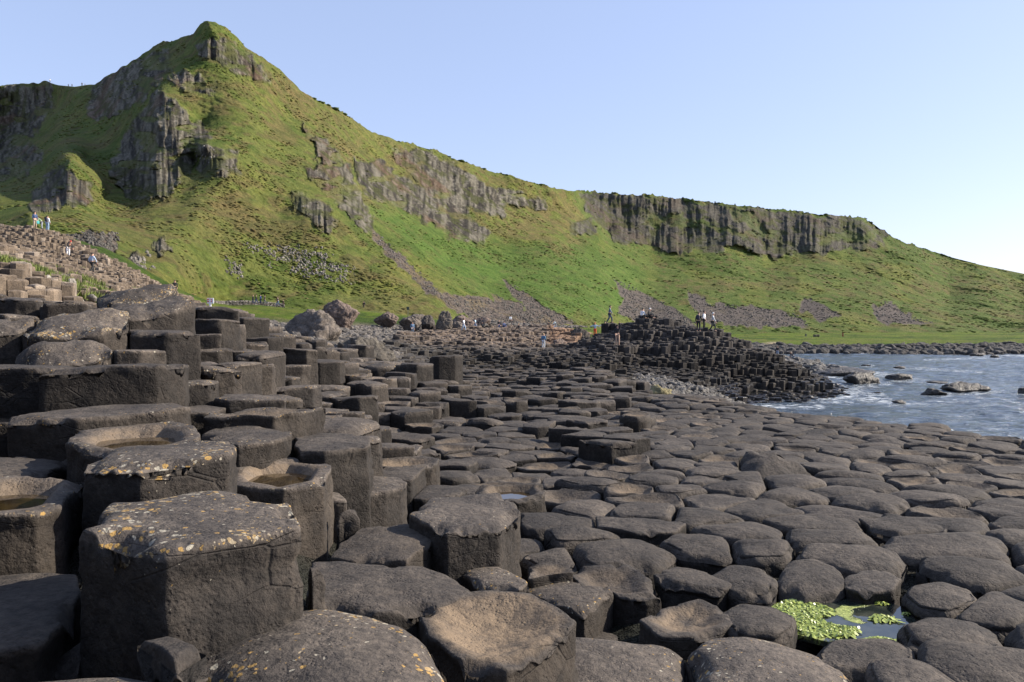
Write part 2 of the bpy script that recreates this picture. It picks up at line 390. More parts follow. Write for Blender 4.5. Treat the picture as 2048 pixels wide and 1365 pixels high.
# ------------------------------------------------------------------ hand measured columns: x0, x1, row of top centre, width, shape, lichen, tan
HC = [
 (150, 612, 1042, .55, 'f', 1.0, 0), (-60, 385, 1358, .39, 'd', .6, 0), (378, 905, 1285, .58, 'd', .85, 0),
 (-190, 148, 1195, .42, 'f', .1, .2), (-160, 158, 985, .50, 'p', .5, .6), (160, 478, 912, .52, 'f', .9, 0),
 (125, 408, 866, .57, 'p', .5, .7), (-110, 125, 935, .45, 'f', .1, .3), (-110, 78, 832, .48, 'b', .3, .5),
 (75, 325, 822, .58, 'f', .5, .4), (120, 326, 735, .55, 'f', .3, .2), (-90, 120, 735, .56, 'f', .3, .1),
 (68, 208, 705, .43, 'r', .6, .1), (207, 346, 702, .45, 'f', .6, .3), (-70, 57, 655, .42, 'r', .4, .2),
 (60, 258, 652, .66, 'r', 1.0, .3), (250, 400, 664, .52, 'f', .4, .1), (205, 366, 620, .6, 'r', .6, .1),
 (118, 208, 634, .38, 'f', .4, .1), (208, 330, 594, .5, 'r', .9, .2), (335, 402, 614, .32, 'r', .6, .1),
 (388, 474, 617, .42, 'd', .4, .1), (378, 470, 641, .44, 'f', .4, .1), (364, 434, 671, .32, 'f', .5, .1),
 (425, 474, 679, .24, 'f', .4, .1), (345, 462, 735, .42, 'd', .9, .7), (312, 427, 765, .38, 'd', .7, .1),
 (322, 450, 818, .40, 'f', .2, .4), (425, 511, 728, .33, 'f', .5, .1), (473, 562, 706, .40, 'd', .4, .2),
 (472, 526, 637, .33, 'f', .3, .1), (500, 560, 676, .36, 'f', .2, .1), (563, 628, 699, .40, 'f', .3, .3),
 (580, 617, 687, .28, 'f', .2, .1), (617, 647, 680, .26, 'f', .2, .1), (628, 650, 695, .16, 'f', .2, .1),
 (647, 690, 706, .36, 'f', .1, .1), (695, 740, 691, .42, 'f', .1, .1), (563, 622, 734, .38, 'd', .2, .2),
 (610, 676, 722, .45, 'f', .1, .1), (508, 592, 756, .42, 'f', .5, .1), (588, 626, 757, .22, 'f', .2, .1),
 (478, 597, 796, .45, 'f', .7, .2), (590, 634, 793, .21, 'f', .6, .2), (450, 637, 822, .55, 'b', .6, .4),
 (430, 482, 806, .2, 'f', .4, .3), (630, 680, 786, .30, 'f', .1, .1), (676, 745, 794, .38, 'f', .1, .1),
 (722, 776, 768, .36, 'f', .4, .1), (395, 587, 862, .52, 'f', .5, .2), (588, 746, 882, .46, 'f', .6, .1),
 (600, 742, 848, .48, 'd', .4, .4), (444, 668, 958, .50, 'p', .5, .8), (645, 816, 985, .46, 'f', .5, .1),
 (805, 918, 983, .37, 'f', .3, .1), (655, 887, 1078, .50, 'f', .15, .7), (815, 1042, 1025, .52, 'f', .4, .1),
 (742, 858, 922, .43, 'b', .3, .7), (735, 818, 893, .32, 'f', .4, .3), (738, 866, 946, .42, 'f', .1, .2),
 (950, 1098, 988, .47, 'p', .1, .4), (1062, 1135, 972, .27, 'f', .1, .1), (1128, 1226, 1016, .30, 'd', .1, .2),
 (1085, 1200, 1066, .31, 'd', .1, .1), (1130, 1288, 1096, .38, 'd', .1, .2), (832, 1150, 1256, .42, 'B', .2, 1.0),
 (1062, 1400, 1312, .45, 'd', .5, .1), (1368, 1712, 1315, .47, 'd', .75, .1), (622, 950, 1168, .50, 'f', .1, .1),
 (905, 1050, 1150, .30, 'f', .8, .1), (1038, 1265, 1186, .45, 'f', .6, .5), (1045, 1150, 1145, .22, 'b', .1, .6),
 (1152, 1290, 1160, .30, 'b', .1, .3), (1062, 1172, 1110, .27, 'd', .1, .1), (1277, 1480, 1238, .36, 'b', .1, .8),
 (1302, 1470, 1158, .36, 'f', .1, .1), (1440, 1562, 1156, .28, 'd', .05, .1), (1545, 1690, 1146, .34, 'd', .05, .1),
 (1675, 1806, 1162, .31, 'f', .05, .1), (1430, 1602, 1236, .32, 'd', .05, .1), (1785, 2015, 1262, .42, 'd', .05, .1),
 (1622, 1828, 1292, .38, 'd', .05, .1), (1836, 2112, 1325, .45, 'd', .05, .2), (1700, 1900, 1348, .33, 'd', .05, .1),
 (1790, 1965, 1190, .37, 'd', .05, .1), (1895, 2085, 1215, .40, 'd', .05, .1),
 (1576, 1702, 1228, .243, 'w', 0, 0), (1698, 1824, 1228, .243, 'w', 0, 0),
 (808, 858, 728, .40, 'f', .1, 0), (778, 825, 746, .36, 'f', .1, 0), (736, 782, 730, .37, 'd', .5, 0),
 (778, 852, 873, .38, 'f', .2, .3), (870, 930, 842, .37, 'd', .3, .2), (940, 1002, 839, .38, 'd', .2, .2),
 (985, 1034, 830, .33, 'f', .1, .1), (815, 880, 850, .38, 'b', .2, .5), (1040, 1084, 793, .40, 'd', .1, 0),
 (1083, 1122, 801, .36, 'f', 0, 0), (1125, 1182, 803, .44, 'f', 0, .2), (1262, 1303, 798, .40, 'f', 0, .1),
 (1310, 1346, 802, .37, 'f', 0, .1), (1156, 1183, 735, .40, 'f', 0, 0), (1182, 1217, 741, .50, 'f', 0, 0),
 (1255, 1288, 763, .42, 'f', 0, .1), (1113, 1156, 764, .50, 'f', 0, 0), (1160, 1205, 769, .50, 'f', 0, .1),
 (1205, 1232, 767, .32, 'f', 0, .3), (882, 928, 798, .42, 'f', 0, .1), (945, 1003, 803, .48, 'f', 0, .1),
 (1350, 1418, 868, .39, 'd', 0, 0), (1476, 1596, 938, .45, 'r', 0, 0), (870, 918, 712, .45, 'f', 0, 0),
 (1360, 1460, 1085, .30, 'd', 0, .1), (1465, 1580, 1090, .33, 'd', 0, .1), (1600, 1745, 1105, .37, 'd', 0, .1),
 (1758, 1850, 1048, .32, 'f', 0, .1), (1830, 1995, 1090, .40, 'd', 0, .1), (1900, 2040, 1135, .36, 'd', 0, .1),
 (1675, 1800, 998, .40, 'd', 0, .1), (1800, 1910, 992, .36, 'd', 0, .1), (1530, 1650, 985, .36, 'd', 0, .1),
 (1560, 1700, 1070, .36, 'd', 0, .1), (1340, 1450, 1030, .32, 'd', 0, .1), (1230, 1330, 1045, .30, 'f', 0, .1),
 (240, 420, 1296, .16, 'd', .1, 0), (118, 224, 1300, .12, 'r', .1, 0), (596, 650, 1160, .07, 'r', .1, 0), (668, 712, 1035, .10, 'r', 0, 0),
]
FLD, FLZ = [1.5, 2.2, 3, 5, 8, 12, 16, 20], [-.93, -1.0, -1.10, -1.17, -1.27, -1.42, -1.62, -1.80]
HCX = []
for k, (x0, x1, py, D, st, li, ta) in enumerate(HC):
    d = F * D / (x1 - x0)
    z = float(ZP(py, d))
    if (x0 + x1) / 2 > 1120 and st != 'w' and z - np.interp(d, FLD, FLZ) < .14:
        for _ in range(8): d = float(np.interp(d, FLD, FLZ)) / float(ZP(py, 1.0))
        D = (x1 - x0) * d / F; z = float(ZP(py, d))
    x = float(XP((x0 + x1) / 2, py, d))
    HCX.append([x, d, z, D / 2, st, li, ta])

# ------------------------------------------------------------------ ground height field  (px, distance) -> z
GP = []
def gp(px, d, z): GP.append((px, math.log(d), z))
def gy(px, py, d): GP.append((px, math.log(d), float(ZP(py, d))))
for (x, y, z, r, st, li, ta) in HCX:
    px = CX + F * x / (y * cp)
    if st not in 'wr': GP.append((px, math.log(y), z - 0.03))
for a in [(1300, 2.0, -.98), (1700, 2.0, -1.05), (2300, 2.0, -1.1), (1300, 2.6, -1.08), (2300, 3, -1.15),
          (1300, 5, -1.18), (1800, 5, -1.15), (2300, 5, -1.2), (1250, 8, -1.30), (1700, 8, -1.26), (2080, 7.6, -1.28), (2500, 7, -1.3),
          (1200, 12, -1.5), (1450, 12, -1.4), (1080, 18, -1.75), (1000, 22, -1.95), (900, 18, -1.55),
          (1200, 25, -2.2), (900, 26, -2.0), (700, 19, -1.0), (620, 18, -.6), (780, 26, -1.6), (800, 16.5, -1.2), (850, 20, -1.5), (900, 15, -1.4), (750, 21, -1.3), (500, 12, 0.0), (420, 12, .2), (-300, 3, -.6), (-300, 6, 0.), (-100, 9, .35), (300, 9.5, .12), (150, 9, .2),
          (-200, 1.2, -.75), (500, 1.0, -.85), (1200, 1.2, -1.0), (2200, 1.2, -1.1), (-500, 1.5, -.8),
          # edge of the pavement and the drop to the sea
          (2048, 8.7, -1.32), (1850, 10.2, -1.33), (1750, 10.8, -1.35), (1650, 12, -1.38), (1540, 13.6, -1.48), (1450, 15.4, -1.58), (1380, 16.5, -1.63), (1300, 18.5, -1.78),
          (2300, 8.0, -1.35), (2300, 11, -5), (2048, 11.8, -5), (1850, 13.4, -5), (1650, 16, -5), (1500, 19.5, -5), (1380, 23, -4.2), (1290, 28, -3.3),
          (2300, 20, -8), (2048, 20, -8), (1750, 24, -7.5), (1560, 30, -7), (1450, 40, -6.6), (1450, 30, -5.6), (2048, 60, -8), (1750, 60, -8), (1700, 110, -7.6), (2000, 110, -8), (1560, 55, -6.9), (2400, 60, -8),
          ]:
    gp(*a)
for a in [(1000, 742, 31), (1100, 747, 31), (1180, 752, 31), (900, 738, 31), (1240, 756, 33), (1300, 765, 50), (1400, 775, 55), (1300, 748, 58), (1400, 765, 60), (1480, 788, 62),
          (1100, 766, 50), (1000, 762, 50), (900, 752, 50), (1100, 790, 38), (1000, 785, 38), (900, 775, 38), (1180, 785, 40), (1180, 760, 52), (1100, 744, 62), (1000, 742, 62), (900, 735, 62), (1180, 745, 62), (1100, 706, 66), (1000, 703, 66), (900, 699, 66), (1180, 708, 66), (820, 704, 52), (840, 690, 76), (930, 686, 80), (1000, 688, 82), (1090, 699, 85), (1150, 702, 78),
          (1190, 686, 74), (1230, 690, 71), (1240, 650, 76), (1290, 638, 75), (1330, 646, 74), (1290, 688, 70), (1290, 732, 67), (1400, 663, 73), (1400, 694, 68.5), (1400, 742, 66.5), (1460, 672, 72), (1460, 700, 68.5), (1460, 752, 66), (1520, 696, 71), (1530, 750, 66), (1510, 788, 62),
          (1570, 716, 70), (1600, 737, 69), (1600, 775, 65), (1650, 765, 67), (1690, 788, 66), (1625, 794, 63.5), (1560, 793, 62),
          (870, 668, 100), (960, 662, 106), (1060, 670, 100), (1130, 660, 116), (1100, 690, 96), (1160, 672, 112), (1000, 650, 135), (1060, 652, 135),
          (600, 694, 45), (700, 702, 42), (770, 706, 48), (640, 672, 62), (720, 668, 75), (780, 668, 88), (560, 645, 80), (480, 632, 80), (470, 650, 50), (560, 668, 50), (700, 648, 95), (800, 650, 118), (900, 650, 130), (1000, 645, 165),
          (400, 614, 100), (400, 612, 136), (450, 613, 142), (520, 613, 148), (560, 616, 146), (640, 628, 125), (640, 620, 150), (728, 621, 160), (816, 630, 166), (460, 622, 98), (900, 643, 172), (1000, 650, 200), (1100, 656, 225),
          (0, 640, 15), (0, 590, 18), (50, 528, 22), (-150, 520, 22), (110, 565, 25), (0, 490, 45), (100, 525, 45), (200, 562, 45), (300, 598, 45), (280, 576, 63), (-100, 470, 70), (20, 462, 84), (60, 457, 87), (130, 484, 82), (230, 528, 76), (330, 577, 78), (388, 606, 82), (390, 632, 45), (300, 632, 28), (200, 628, 22), (100, 630, 18),
          (-200, 430, 95), (0, 466, 100), (200, 480, 110), (330, 562, 100), (200, 500, 98)]:
    gy(*a)
for a in [(1290, 86, -1.8), (1400, 86, -3.5), (1500, 84, -5.4), (1600, 82, -6.2), (1720, 72, -6.8), (1540, 95, -6.0), (1480, 120, -5.4), (1200, 100, -2.4), (1400, 110, -4.4), (1300, 150, -3.8), (1400, 180, -4.8), (1200, 200, -1.8),
          (1590, 98, -5.95), (1620, 112, -6.0), (1680, 100, -6.2), (1550, 125, -5.8), (1600, 135, -6.6), (1750, 130, -7.2), (2100, 130, -7.4), (1500, 146, -5.7),
          (1560, 150, -6.1), (1700, 150, -6.2), (1900, 146, -6.2), (2048, 150, -6.2), (2300, 155, -6.2),
          (1560, 172, -5.4), (1750, 176, -5.3), (2048, 180, -5.2), (2300, 185, -5.2), (1560, 230, -5.6), (1800, 240, -5.5), (2048, 250, -5.4), (2300, 260, -5.2),
          (1560, 300, -5.4), (1800, 320, -5.4), (2048, 330, -5.4), (1350, 270, -4.6), (1350, 220, -4.6)]:
    gp(*a)
for p in PEOPLE:
    gy(p[0], p[2], pdist(p))
GSC = 1 / 800.0
G_ = RBF([(a * GSC, b) for a, b, c in GP], [c for a, b, c in GP], lam=0.015)
def G(px, d): return G_(np.asarray(px) * GSC, np.log(np.asarray(d, float)))
def Gxy(x, y): return G(CX + F * np.asarray(x) / (np.asarray(y) * cp), y)

# ------------------------------------------------------------------ hills: relief measured as (px, row, distance)
SKY = [(-400, 230), (-250, 200), (-100, 182), (0, 172), (60, 168), (95, 163), (110, 170), (150, 174), (190, 168), (220, 150), (260, 125), (300, 98), (325, 84), (350, 81), (385, 68), (400, 49), (415, 42), (430, 44), (455, 56), (475, 75), (490, 95), (520, 112), (560, 138), (600, 180), (640, 202), (680, 222), (740, 262), (800, 283), (860, 298), (920, 321), (970, 339), (1040, 357), (1100, 375), (1150, 383), (1230, 387), (1300, 392), (1400, 402), (1480, 411), (1560, 420), (1640, 430), (1720, 435), (1745, 447), (1770, 463), (1790, 478), (1830, 492), (1900, 514), (1960, 530), (2048, 548), (2200, 582), (2400, 625)]
BASE = [(-400, 560), (-250, 530), (0, 500), (60, 495), (130, 520), (230, 560), (330, 600), (400, 617), (450, 614), (560, 619), (640, 624), (728, 628), (816, 636), (900, 650), (1000, 655), (1100, 660), (1200, 669), (1350, 672), (1500, 674), (1700, 674), (1900, 672), (2100, 670), (2400, 668)]
HP = [(-400, 560, 80), (-400, 400, 160), (-400, 230, 300), (-250, 530, 85), (-250, 400, 160), (-250, 200, 420), (0, 500, 92), (0, 450, 125), (60, 430, 122), (130, 520, 95), (200, 480, 110), (230, 540, 100), (330, 590, 102), (400, 612, 138), (450, 610, 146), (560, 614, 150), (640, 618, 154), (728, 624, 160), (816, 632, 165), (900, 645, 172), (1000, 652, 200), (1100, 657, 225), (1200, 668, 250), (1350, 671, 280), (1500, 672, 305), (1700, 673, 325), (1900, 671, 335), (2100, 669, 345), (2400, 668, 355),
      (0, 400, 180), (100, 425, 135), (140, 322, 196), (122, 345, 184), (152, 345, 178), (168, 360, 180), (140, 400, 150), (100, 400, 160), (60, 395, 185), (200, 350, 222), (196, 400, 180), (95, 345, 225), (50, 350, 245), (140, 372, 162), (120, 300, 262), (175, 315, 262),
      (325, 185, 250), (318, 250, 225), (304, 330, 203), (292, 395, 186), (265, 300, 250), (262, 390, 212), (210, 395, 205), (215, 300, 275), (210, 230, 335), (160, 260, 330),  (50, 330, 330), (0, 350, 330),
      (150, 190, 405), (112, 232, 390), (62, 283, 385), (20, 318, 378), (0, 335, 370), (0, 172, 520), (60, 168, 505), (97, 164, 480), (112, 190, 470), (104, 218, 475), (0, 300, 480), (50, 265, 480), (135, 182, 430), (150, 175, 425),
      (190, 168, 405), (220, 150, 385), (260, 125, 362), (300, 98, 345), (350, 82, 325), (385, 68, 302), (415, 43, 288), (450, 54, 292), (490, 95, 300), (560, 138, 320), (600, 180, 332), (680, 222, 352), (740, 262, 372), (800, 285, 392), (920, 321, 422), (1040, 357, 452), (1100, 375, 472), (1140, 383, 492),
      (360, 190, 254), (405, 250, 246), (400, 330, 214), (365, 390, 188), (345, 300, 214), (385, 320, 222), (412, 296, 205), (440, 340, 196), (400, 400, 180), (470, 330, 210),
      (420, 120, 278), (400, 100, 282), (450, 200, 258), (500, 300, 226), (450, 400, 192), (500, 450, 182), (400, 470, 160), (392, 440, 164), (330, 455, 155), (300, 490, 134), (340, 520, 128), (380, 530, 138), (500, 530, 163), (600, 570, 167), (600, 470, 188), (560, 420, 204), (640, 430, 202), (700, 520, 186), (700, 590, 170), (800, 585, 178), (600, 350, 236), (560, 250, 278), (640, 270, 300),
      (700, 330, 305), (745, 400, 278), (800, 480, 247), (850, 540, 224), (900, 592, 205), (640, 330, 262), (715, 430, 230), (795, 520, 203), (875, 590, 188), (690, 330, 290),
      (800, 330, 372), (800, 400, 322), (900, 350, 405), (900, 430, 352), (900, 520, 282), (1000, 400, 425), (1000, 480, 368), (1000, 560, 292), (1000, 610, 240), (1060, 430, 435), (1100, 430, 450), (1100, 500, 372), (1100, 600, 272), (1150, 430, 475), (1150, 470, 440), (1200, 470, 470), (1200, 550, 362), (1200, 620, 292),
      (1165, 386, 570), (1230, 387, 575), (1300, 392, 570), (1400, 402, 575), (1500, 413, 580), (1640, 430, 590), (1720, 437, 600), (1765, 460, 605), (1830, 492, 590), (1960, 530, 570), (2048, 548, 560), (2400, 625, 520),
      (1215, 462, 540), (1300, 495, 530), (1400, 498, 525), (1540, 515, 532), (1600, 505, 540), (1700, 498, 555), (1780, 488, 585), (1300, 440, 556), (1450, 450, 556), (1600, 460, 568), (1250, 420, 568),
      (1300, 560, 432), (1300, 620, 350), (1450, 560, 442), (1450, 620, 370), (1600, 560, 455), (1600, 620, 390), (1600, 655, 335), (1800, 560, 492), (1800, 620, 420), (1800, 655, 350), (1900, 590, 500), (1900, 640, 400), (2048, 600, 500), (2048, 640, 420), (2400, 650, 420)]
HR = RBF([(a / 100., b / 100.) for a, b, c in HP], [math.log(c) for a, b, c in HP], lam=0.002)
ROCK = [[(385, 92), (430, 74), (480, 88), (520, 130), (545, 165), (505, 158), (460, 137), (400, 112)],
        [(335, 143), (380, 143), (425, 168), (432, 187), (380, 187), (340, 167)],
        [(318, 178), (345, 200), (380, 232), (420, 255), (428, 290), (392, 320), (382, 350), (330, 398), (258, 402), (215, 340), (238, 290), (285, 220)],
        [(188, 172), (260, 122), (335, 98), (345, 132), (300, 190), (240, 232), (200, 242), (165, 222)],
        [(-400, 160), (0, 170), (105, 165), (114, 212), (60, 272), (0, 305), (-400, 350)],
        [(-200, 300), (0, 300), (50, 272), (90, 300), (60, 352), (0, 368), (-200, 400)],
        [(52, 405), (92, 345), (124, 330), (150, 346), (178, 372), (182, 410), (140, 416), (66, 422)],
        [(395, 298), (420, 290), (480, 308), (482, 346), (402, 362)],
        [(583, 390), (620, 393), (665, 418), (678, 450), (655, 470), (620, 442), (590, 422)],
        [(605, 238), (650, 278), (690, 318), (742, 430), (752, 478), (720, 457), (650, 392), (600, 335), (640, 332), (628, 290)],
        [(700, 318), (760, 322), (800, 355), (870, 380), (930, 415), (980, 465), (965, 490), (905, 478), (860, 452), (780, 412), (725, 385)],
        [(785, 290), (860, 305), (920, 332), (965, 362), (1030, 390), (1000, 440), (900, 408), (830, 358), (795, 330)],
        [(960, 372), (1100, 398), (1090, 420), (980, 402)],
        [(1152, 386), (1300, 393), (1640, 431), (1720, 437), (1775, 465), (1775, 492), (1680, 502), (1590, 506), (1545, 524), (1480, 497), (1330, 503), (1230, 482), (1190, 440)],
        [(1130, 450), (1190, 436), (1198, 466), (1148, 470)],
        [(245, 520), (272, 503), (290, 530), (262, 545)], [(305, 485), (335, 472), (345, 500), (315, 508)]]
WHITE = [[(492, 492), (560, 497), (640, 502), (708, 542), (703, 570), (620, 553), (540, 532)], [(455, 520), (490, 535), (480, 555), (452, 545)]]
SCREE = [[(128, 476), (160, 464), (236, 467), (233, 500), (228, 540), (150, 492)],
         [(742, 458), (790, 500), (850, 555), (872, 582), (852, 587), (798, 532), (748, 482)],
         [(840, 566), (900, 590), (990, 600), (1050, 620), (1120, 652), (1000, 652), (950, 642), (895, 612)],
         [(1008, 563), (1040, 578), (1080, 608), (1155, 648), (1100, 652), (1060, 627), (1022, 594)],
         [(985, 588), (1040, 613), (1070, 648), (1020, 636)],
         [(1222, 556), (1270, 578), (1350, 618), (1400, 655), (1300, 656), (1235, 628), (1250, 597)],
         [(1374, 582), (1420, 608), (1500, 613), (1600, 632), (1620, 655), (1500, 654), (1400, 642), (1378, 606)],
         [(1608, 596), (1640, 610), (1688, 632), (1640, 642), (1606, 622)],
         [(1747, 612), (1780, 600), (1790, 611), (1828, 635), (1870, 646), (1762, 647), (1747, 627)],
         [(150, 600), (151, 600), (150, 601)]]
HILL = {}
def hill_point(px, py):                                # the built surface seen at a photo pixel
    i = int(np.clip(np.searchsorted(HILL['px'], px), 0, len(HILL['px']) - 1))
    t = (py - HILL['ytop'][i]) / (HILL['ybot'][i] - HILL['ytop'][i])
    return HILL['V'][i, int(np.clip(t, 0, 1) * (HILL['V'].shape[1] - 1))]
def build_hills():
    pxs = np.concatenate([np.arange(-400, -20, 8), np.arange(-20, 2070, 2.0), np.arange(2070, 2400, 8)])
    NR = 300
    t = np.linspace(0, 1, NR)
    ytop = np.interp(pxs, *zip(*SKY))
    sk = fbm(pxs / 11., 0, 0, 3, 4) * 2.2 + np.maximum(0, fbm(pxs / 5., 3, 0, 9, 3) - .1) * 4 * sstep(560, 700, pxs)
    ytop = ytop - sk * np.interp(pxs, [95, 120, 170, 200], [1, .1, .1, 1]) * sstep(1980, 1760, pxs)
    ybot = np.interp(pxs, *zip(*BASE)) + 6
    PX = np.repeat(pxs[:, None], NR, 1)
    PY = ytop[:, None] + (ybot - ytop)[:, None] * t[None]
    lD = HR(PX / 100., PY / 100.)
    D = np.exp(lD)
    X = XP(PX, PY, D); Z = ZP(PY, D)
    # masks, edges broken up by noise
    wx = fbm(PX / 16., PY / 16., 0, 21, 4) * 11; wy = fbm(PX / 16., PY / 16., 5, 31, 4) * 9
    qx, qy = PX + wx, PY + wy
    rock = np.zeros_like(PX); scree = np.zeros_like(PX); white = np.zeros_like(PX)
    for poly in ROCK: rock = np.maximum(rock, sstep(-3, 4, polydist(qx, qy, poly)))
    for poly in SCREE: scree = np.maximum(scree, sstep(-1.5, 1.5, polydist(PX + wx * .7, PY + wy * .8, poly)))
    for poly in WHITE: white = np.maximum(white, sstep(-6, 8, polydist(qx, qy, poly)))
    far = sstep(1120, 1180, PX)
    # grass ledges inside the crags
    led = sstep(.22, .50, fbm(PX / 42., PY / 15., 3, 77, 4))
    led2 = sstep(-4, 5, np.maximum.reduce([polydist(qx, qy, q) for q in ([(1285, 428), (1370, 432), (1480, 462), (1560, 470), (1500, 478), (1400, 458), (1290, 448)], [(1440, 400), (1500, 425), (1560, 470), (1540, 480), (1480, 450)], [(1640, 468), (1760, 462), (1760, 482), (1640, 490)])]))
    rock = rock * (1 - .75 * np.maximum(led * .8 * (1 - .75 * far), led2 * .8))
    # relief
    rock = np.clip(rock * 1.0, 0, 1)
    n1 = fbm(X / 30., D / 30., Z / 45., 41, 4)
    D = D * (1 + 0.012 * n1)
    gul = fbm(X / 9. + Z / 60, D / 60., Z / 60., 47, 4)
    slope_amt = 1 - rock
    LB = np.where(PX < 1150, PX * .17, PX * .34)
    colr = fbm(LB / 1.9, 0 * LB, Z / 22., 51, 4, .65)
    strk = fbm(LB / .85, 0 * LB + 4, Z / 7., 55, 3, .7)
    butt = fbm(LB / 12., 0 * LB, Z / 60., 53, 3)
    step = fbm(X / 40., D / 40., Z / 5.0, 57, 3)
    D = D + rock * (colr * 2.4 + butt * 4.5 * (0.4 + .9 * far) + step * .5) - rock * 1.0
    tus = fbm(X / 1.7, D / 1.7, Z / 1.1, 61, 4)
    tus2 = fbm(X / 8., D / 8., Z / 4.5, 67, 3)
    D = D + slope_amt * (1 - scree) * (tus * .7 + tus2 * .9 + gul * 1.0 + 0)
    D = D + scree * (fbm(X / .9, D / .9, Z / .9, 71, 2) * .35 + 1.0)
    wb = vnoise(X / 1.3, Z / 1.0, D / 3., 73)
    wmask = white * sstep(.10, .35, wb)
    X = XP(PX, PY, D); Z = ZP(PY, D)
    # colours (albedo, plus the shade painted on the far crags)
    def mixc(a, b, m): return a * (1 - m[..., None]) + np.array(b) * m[..., None]
    n2 = fbm(X / 22., D / 22., Z / 22., 81, 4); n3 = fbm(X / 5., D / 5., Z / 4., 83, 4); n4 = fbm(X / 1.5, D / 1.5, Z / 1.2, 87, 3)
    col = np.zeros(PX.shape + (3,)) + np.array([.130, .150, .042])
    fern = sstep(-15, 30, polydist(qx, qy, [(690, 380), (800, 420), (980, 480), (1160, 470), (1300, 520), (1300, 640), (1180, 650), (1100, 640), (960, 600), (860, 540), (760, 460)]))
    col = mixc(col, (.090, .142, .034), np.clip(fern * .9, 0, 1))
    col = mixc(col, (.098, .132, .038), far * (1 - fern) * .8)
    dry = sstep(.02, .55, n2 + .5 * n3)
    col = mixc(col, (.155, .126, .060), dry * (.38 - .5 * fern))
    col = mixc(col, (.065, .105, .022), sstep(.0, .5, -n2 + .9 * n3) * .6)
    col = mixc(col, (.13, .10, .05), sstep(.18, .5, fbm(X / 3.2, D / 9., Z / 2.4, 97, 4) + .3 * n2) * .6 * (1 - .6 * fern))
    col = mixc(col, (.17, .175, .045), sstep(.1, .6, fbm(X / 13., D / 40., Z / 13., 91, 3)) * .4 * (1 - fern))
    flat = sstep(0, 1, (PY - (ybot[:, None] - 16)) / 10.)
    col = mixc(col, (.14, .19, .03), flat * .7)
    near_brown = sstep(-25, 15, np.maximum.reduce([polydist(qx, qy, q) for q in ([(340, 180), (560, 150), (700, 250), (760, 330), (680, 320), (600, 330), (520, 250), (430, 230)], [(430, 380), (560, 370), (700, 470), (640, 500), (500, 480), (420, 440)], [(790, 300), (1100, 380), (1190, 460), (1130, 520), (1000, 470), (850, 440), (760, 360)])]))
    col = mixc(col, (.150, .120, .056), near_brown * sstep(-.2, .5, n3 + .15) * .7)
    rc = np.zeros_like(col) + np.array([.128, .116, .092])
    rc = mixc(rc, (.052, .046, .042), sstep(-.1, .5, colr + .3 * n4))
    rc = mixc(rc, (.26, .235, .20), sstep(.12, .55, n4 + .45 * fbm(X / 1.6, D / 1.6, Z / 7., 93, 2)) * .8)
    rc = mixc(rc, (.045, .040, .036), sstep(.02, .45, -strk) * .85)
    rc = mixc(rc, (.235, .215, .18), sstep(.12, .5, strk) * .6)
    rc = mixc(rc, (.17, .10, .065), sstep(.15, .6, fbm(X / 18., D / 18., Z / 18., 95, 3)) * .5)
    rc = mixc(rc, (.070, .066, .060), far * .55)  # far crags darkened to paint in the dim light on their face
    mossy = sstep(.0, .4, n3 + .25 * step)
    rc = mixc(rc, (.075, .082, .028), mossy * .72)
    col = mixc(col, (0, 0, 0), rock) + rc * rock[..., None]
    sc = np.zeros_like(col) + np.array([.135, .112, .100])
    sc = mixc(sc, (.085, .070, .064), sstep(-.2, .5, n4))
    sc = mixc(sc, (.16, .125, .07), sstep(.1, .5, n3) * .5)
    sc = mixc(sc, (.105, .092, .090), far * .6)
    col = mixc(col, (0, 0, 0), scree) + sc * scree[..., None]
    HILL.update(px=pxs, ytop=ytop, ybot=ybot, V=np.stack([X, D, Z], -1), rock=rock, scree=scree, col=col)
    # back of the hills: two more rows fall away behind the skyline
    nx, ny = PX.shape
    V = np.stack([X, D, Z], -1)
    back = []
    for dd, dz in ((25, -1.5), (110, -6), (420, -40)):
        b = V[:, 0, :].copy(); s = (b[:, 1] + dd) / b[:, 1]
        b[:, 0] *= s; b[:, 1] *= s; b[:, 2] += dz
        back.append(b[:, None, :])
    V = np.concatenate(back[::-1] + [V], 1)
    col = np.concatenate([np.repeat(col[:, :1], 3, 1), col], 1)
    NR2 = V.shape[1]
    MK = np.zeros((nx, NR2, 3)); MK[:, 3:, 0] = rock; MK[:, 3:, 1] = scree
    idx = np.arange(nx * NR2).reshape(nx, NR2)
    f = np.stack([idx[:-1, :-1], idx[:-1, 1:], idx[1:, 1:], idx[1:, :-1]], -1).reshape(-1, 4)
    o = mesh_obj('hills', V.reshape(-1, 3), f.tolist(), ML, smooth=True, cols=col.reshape(-1, 3), masks=MK.reshape(-1, 3))
    tag(o, 'steep green headland with basalt crags and scree, falling to the bay on the right', 'hill', kind='structure')
    return
build_hills()

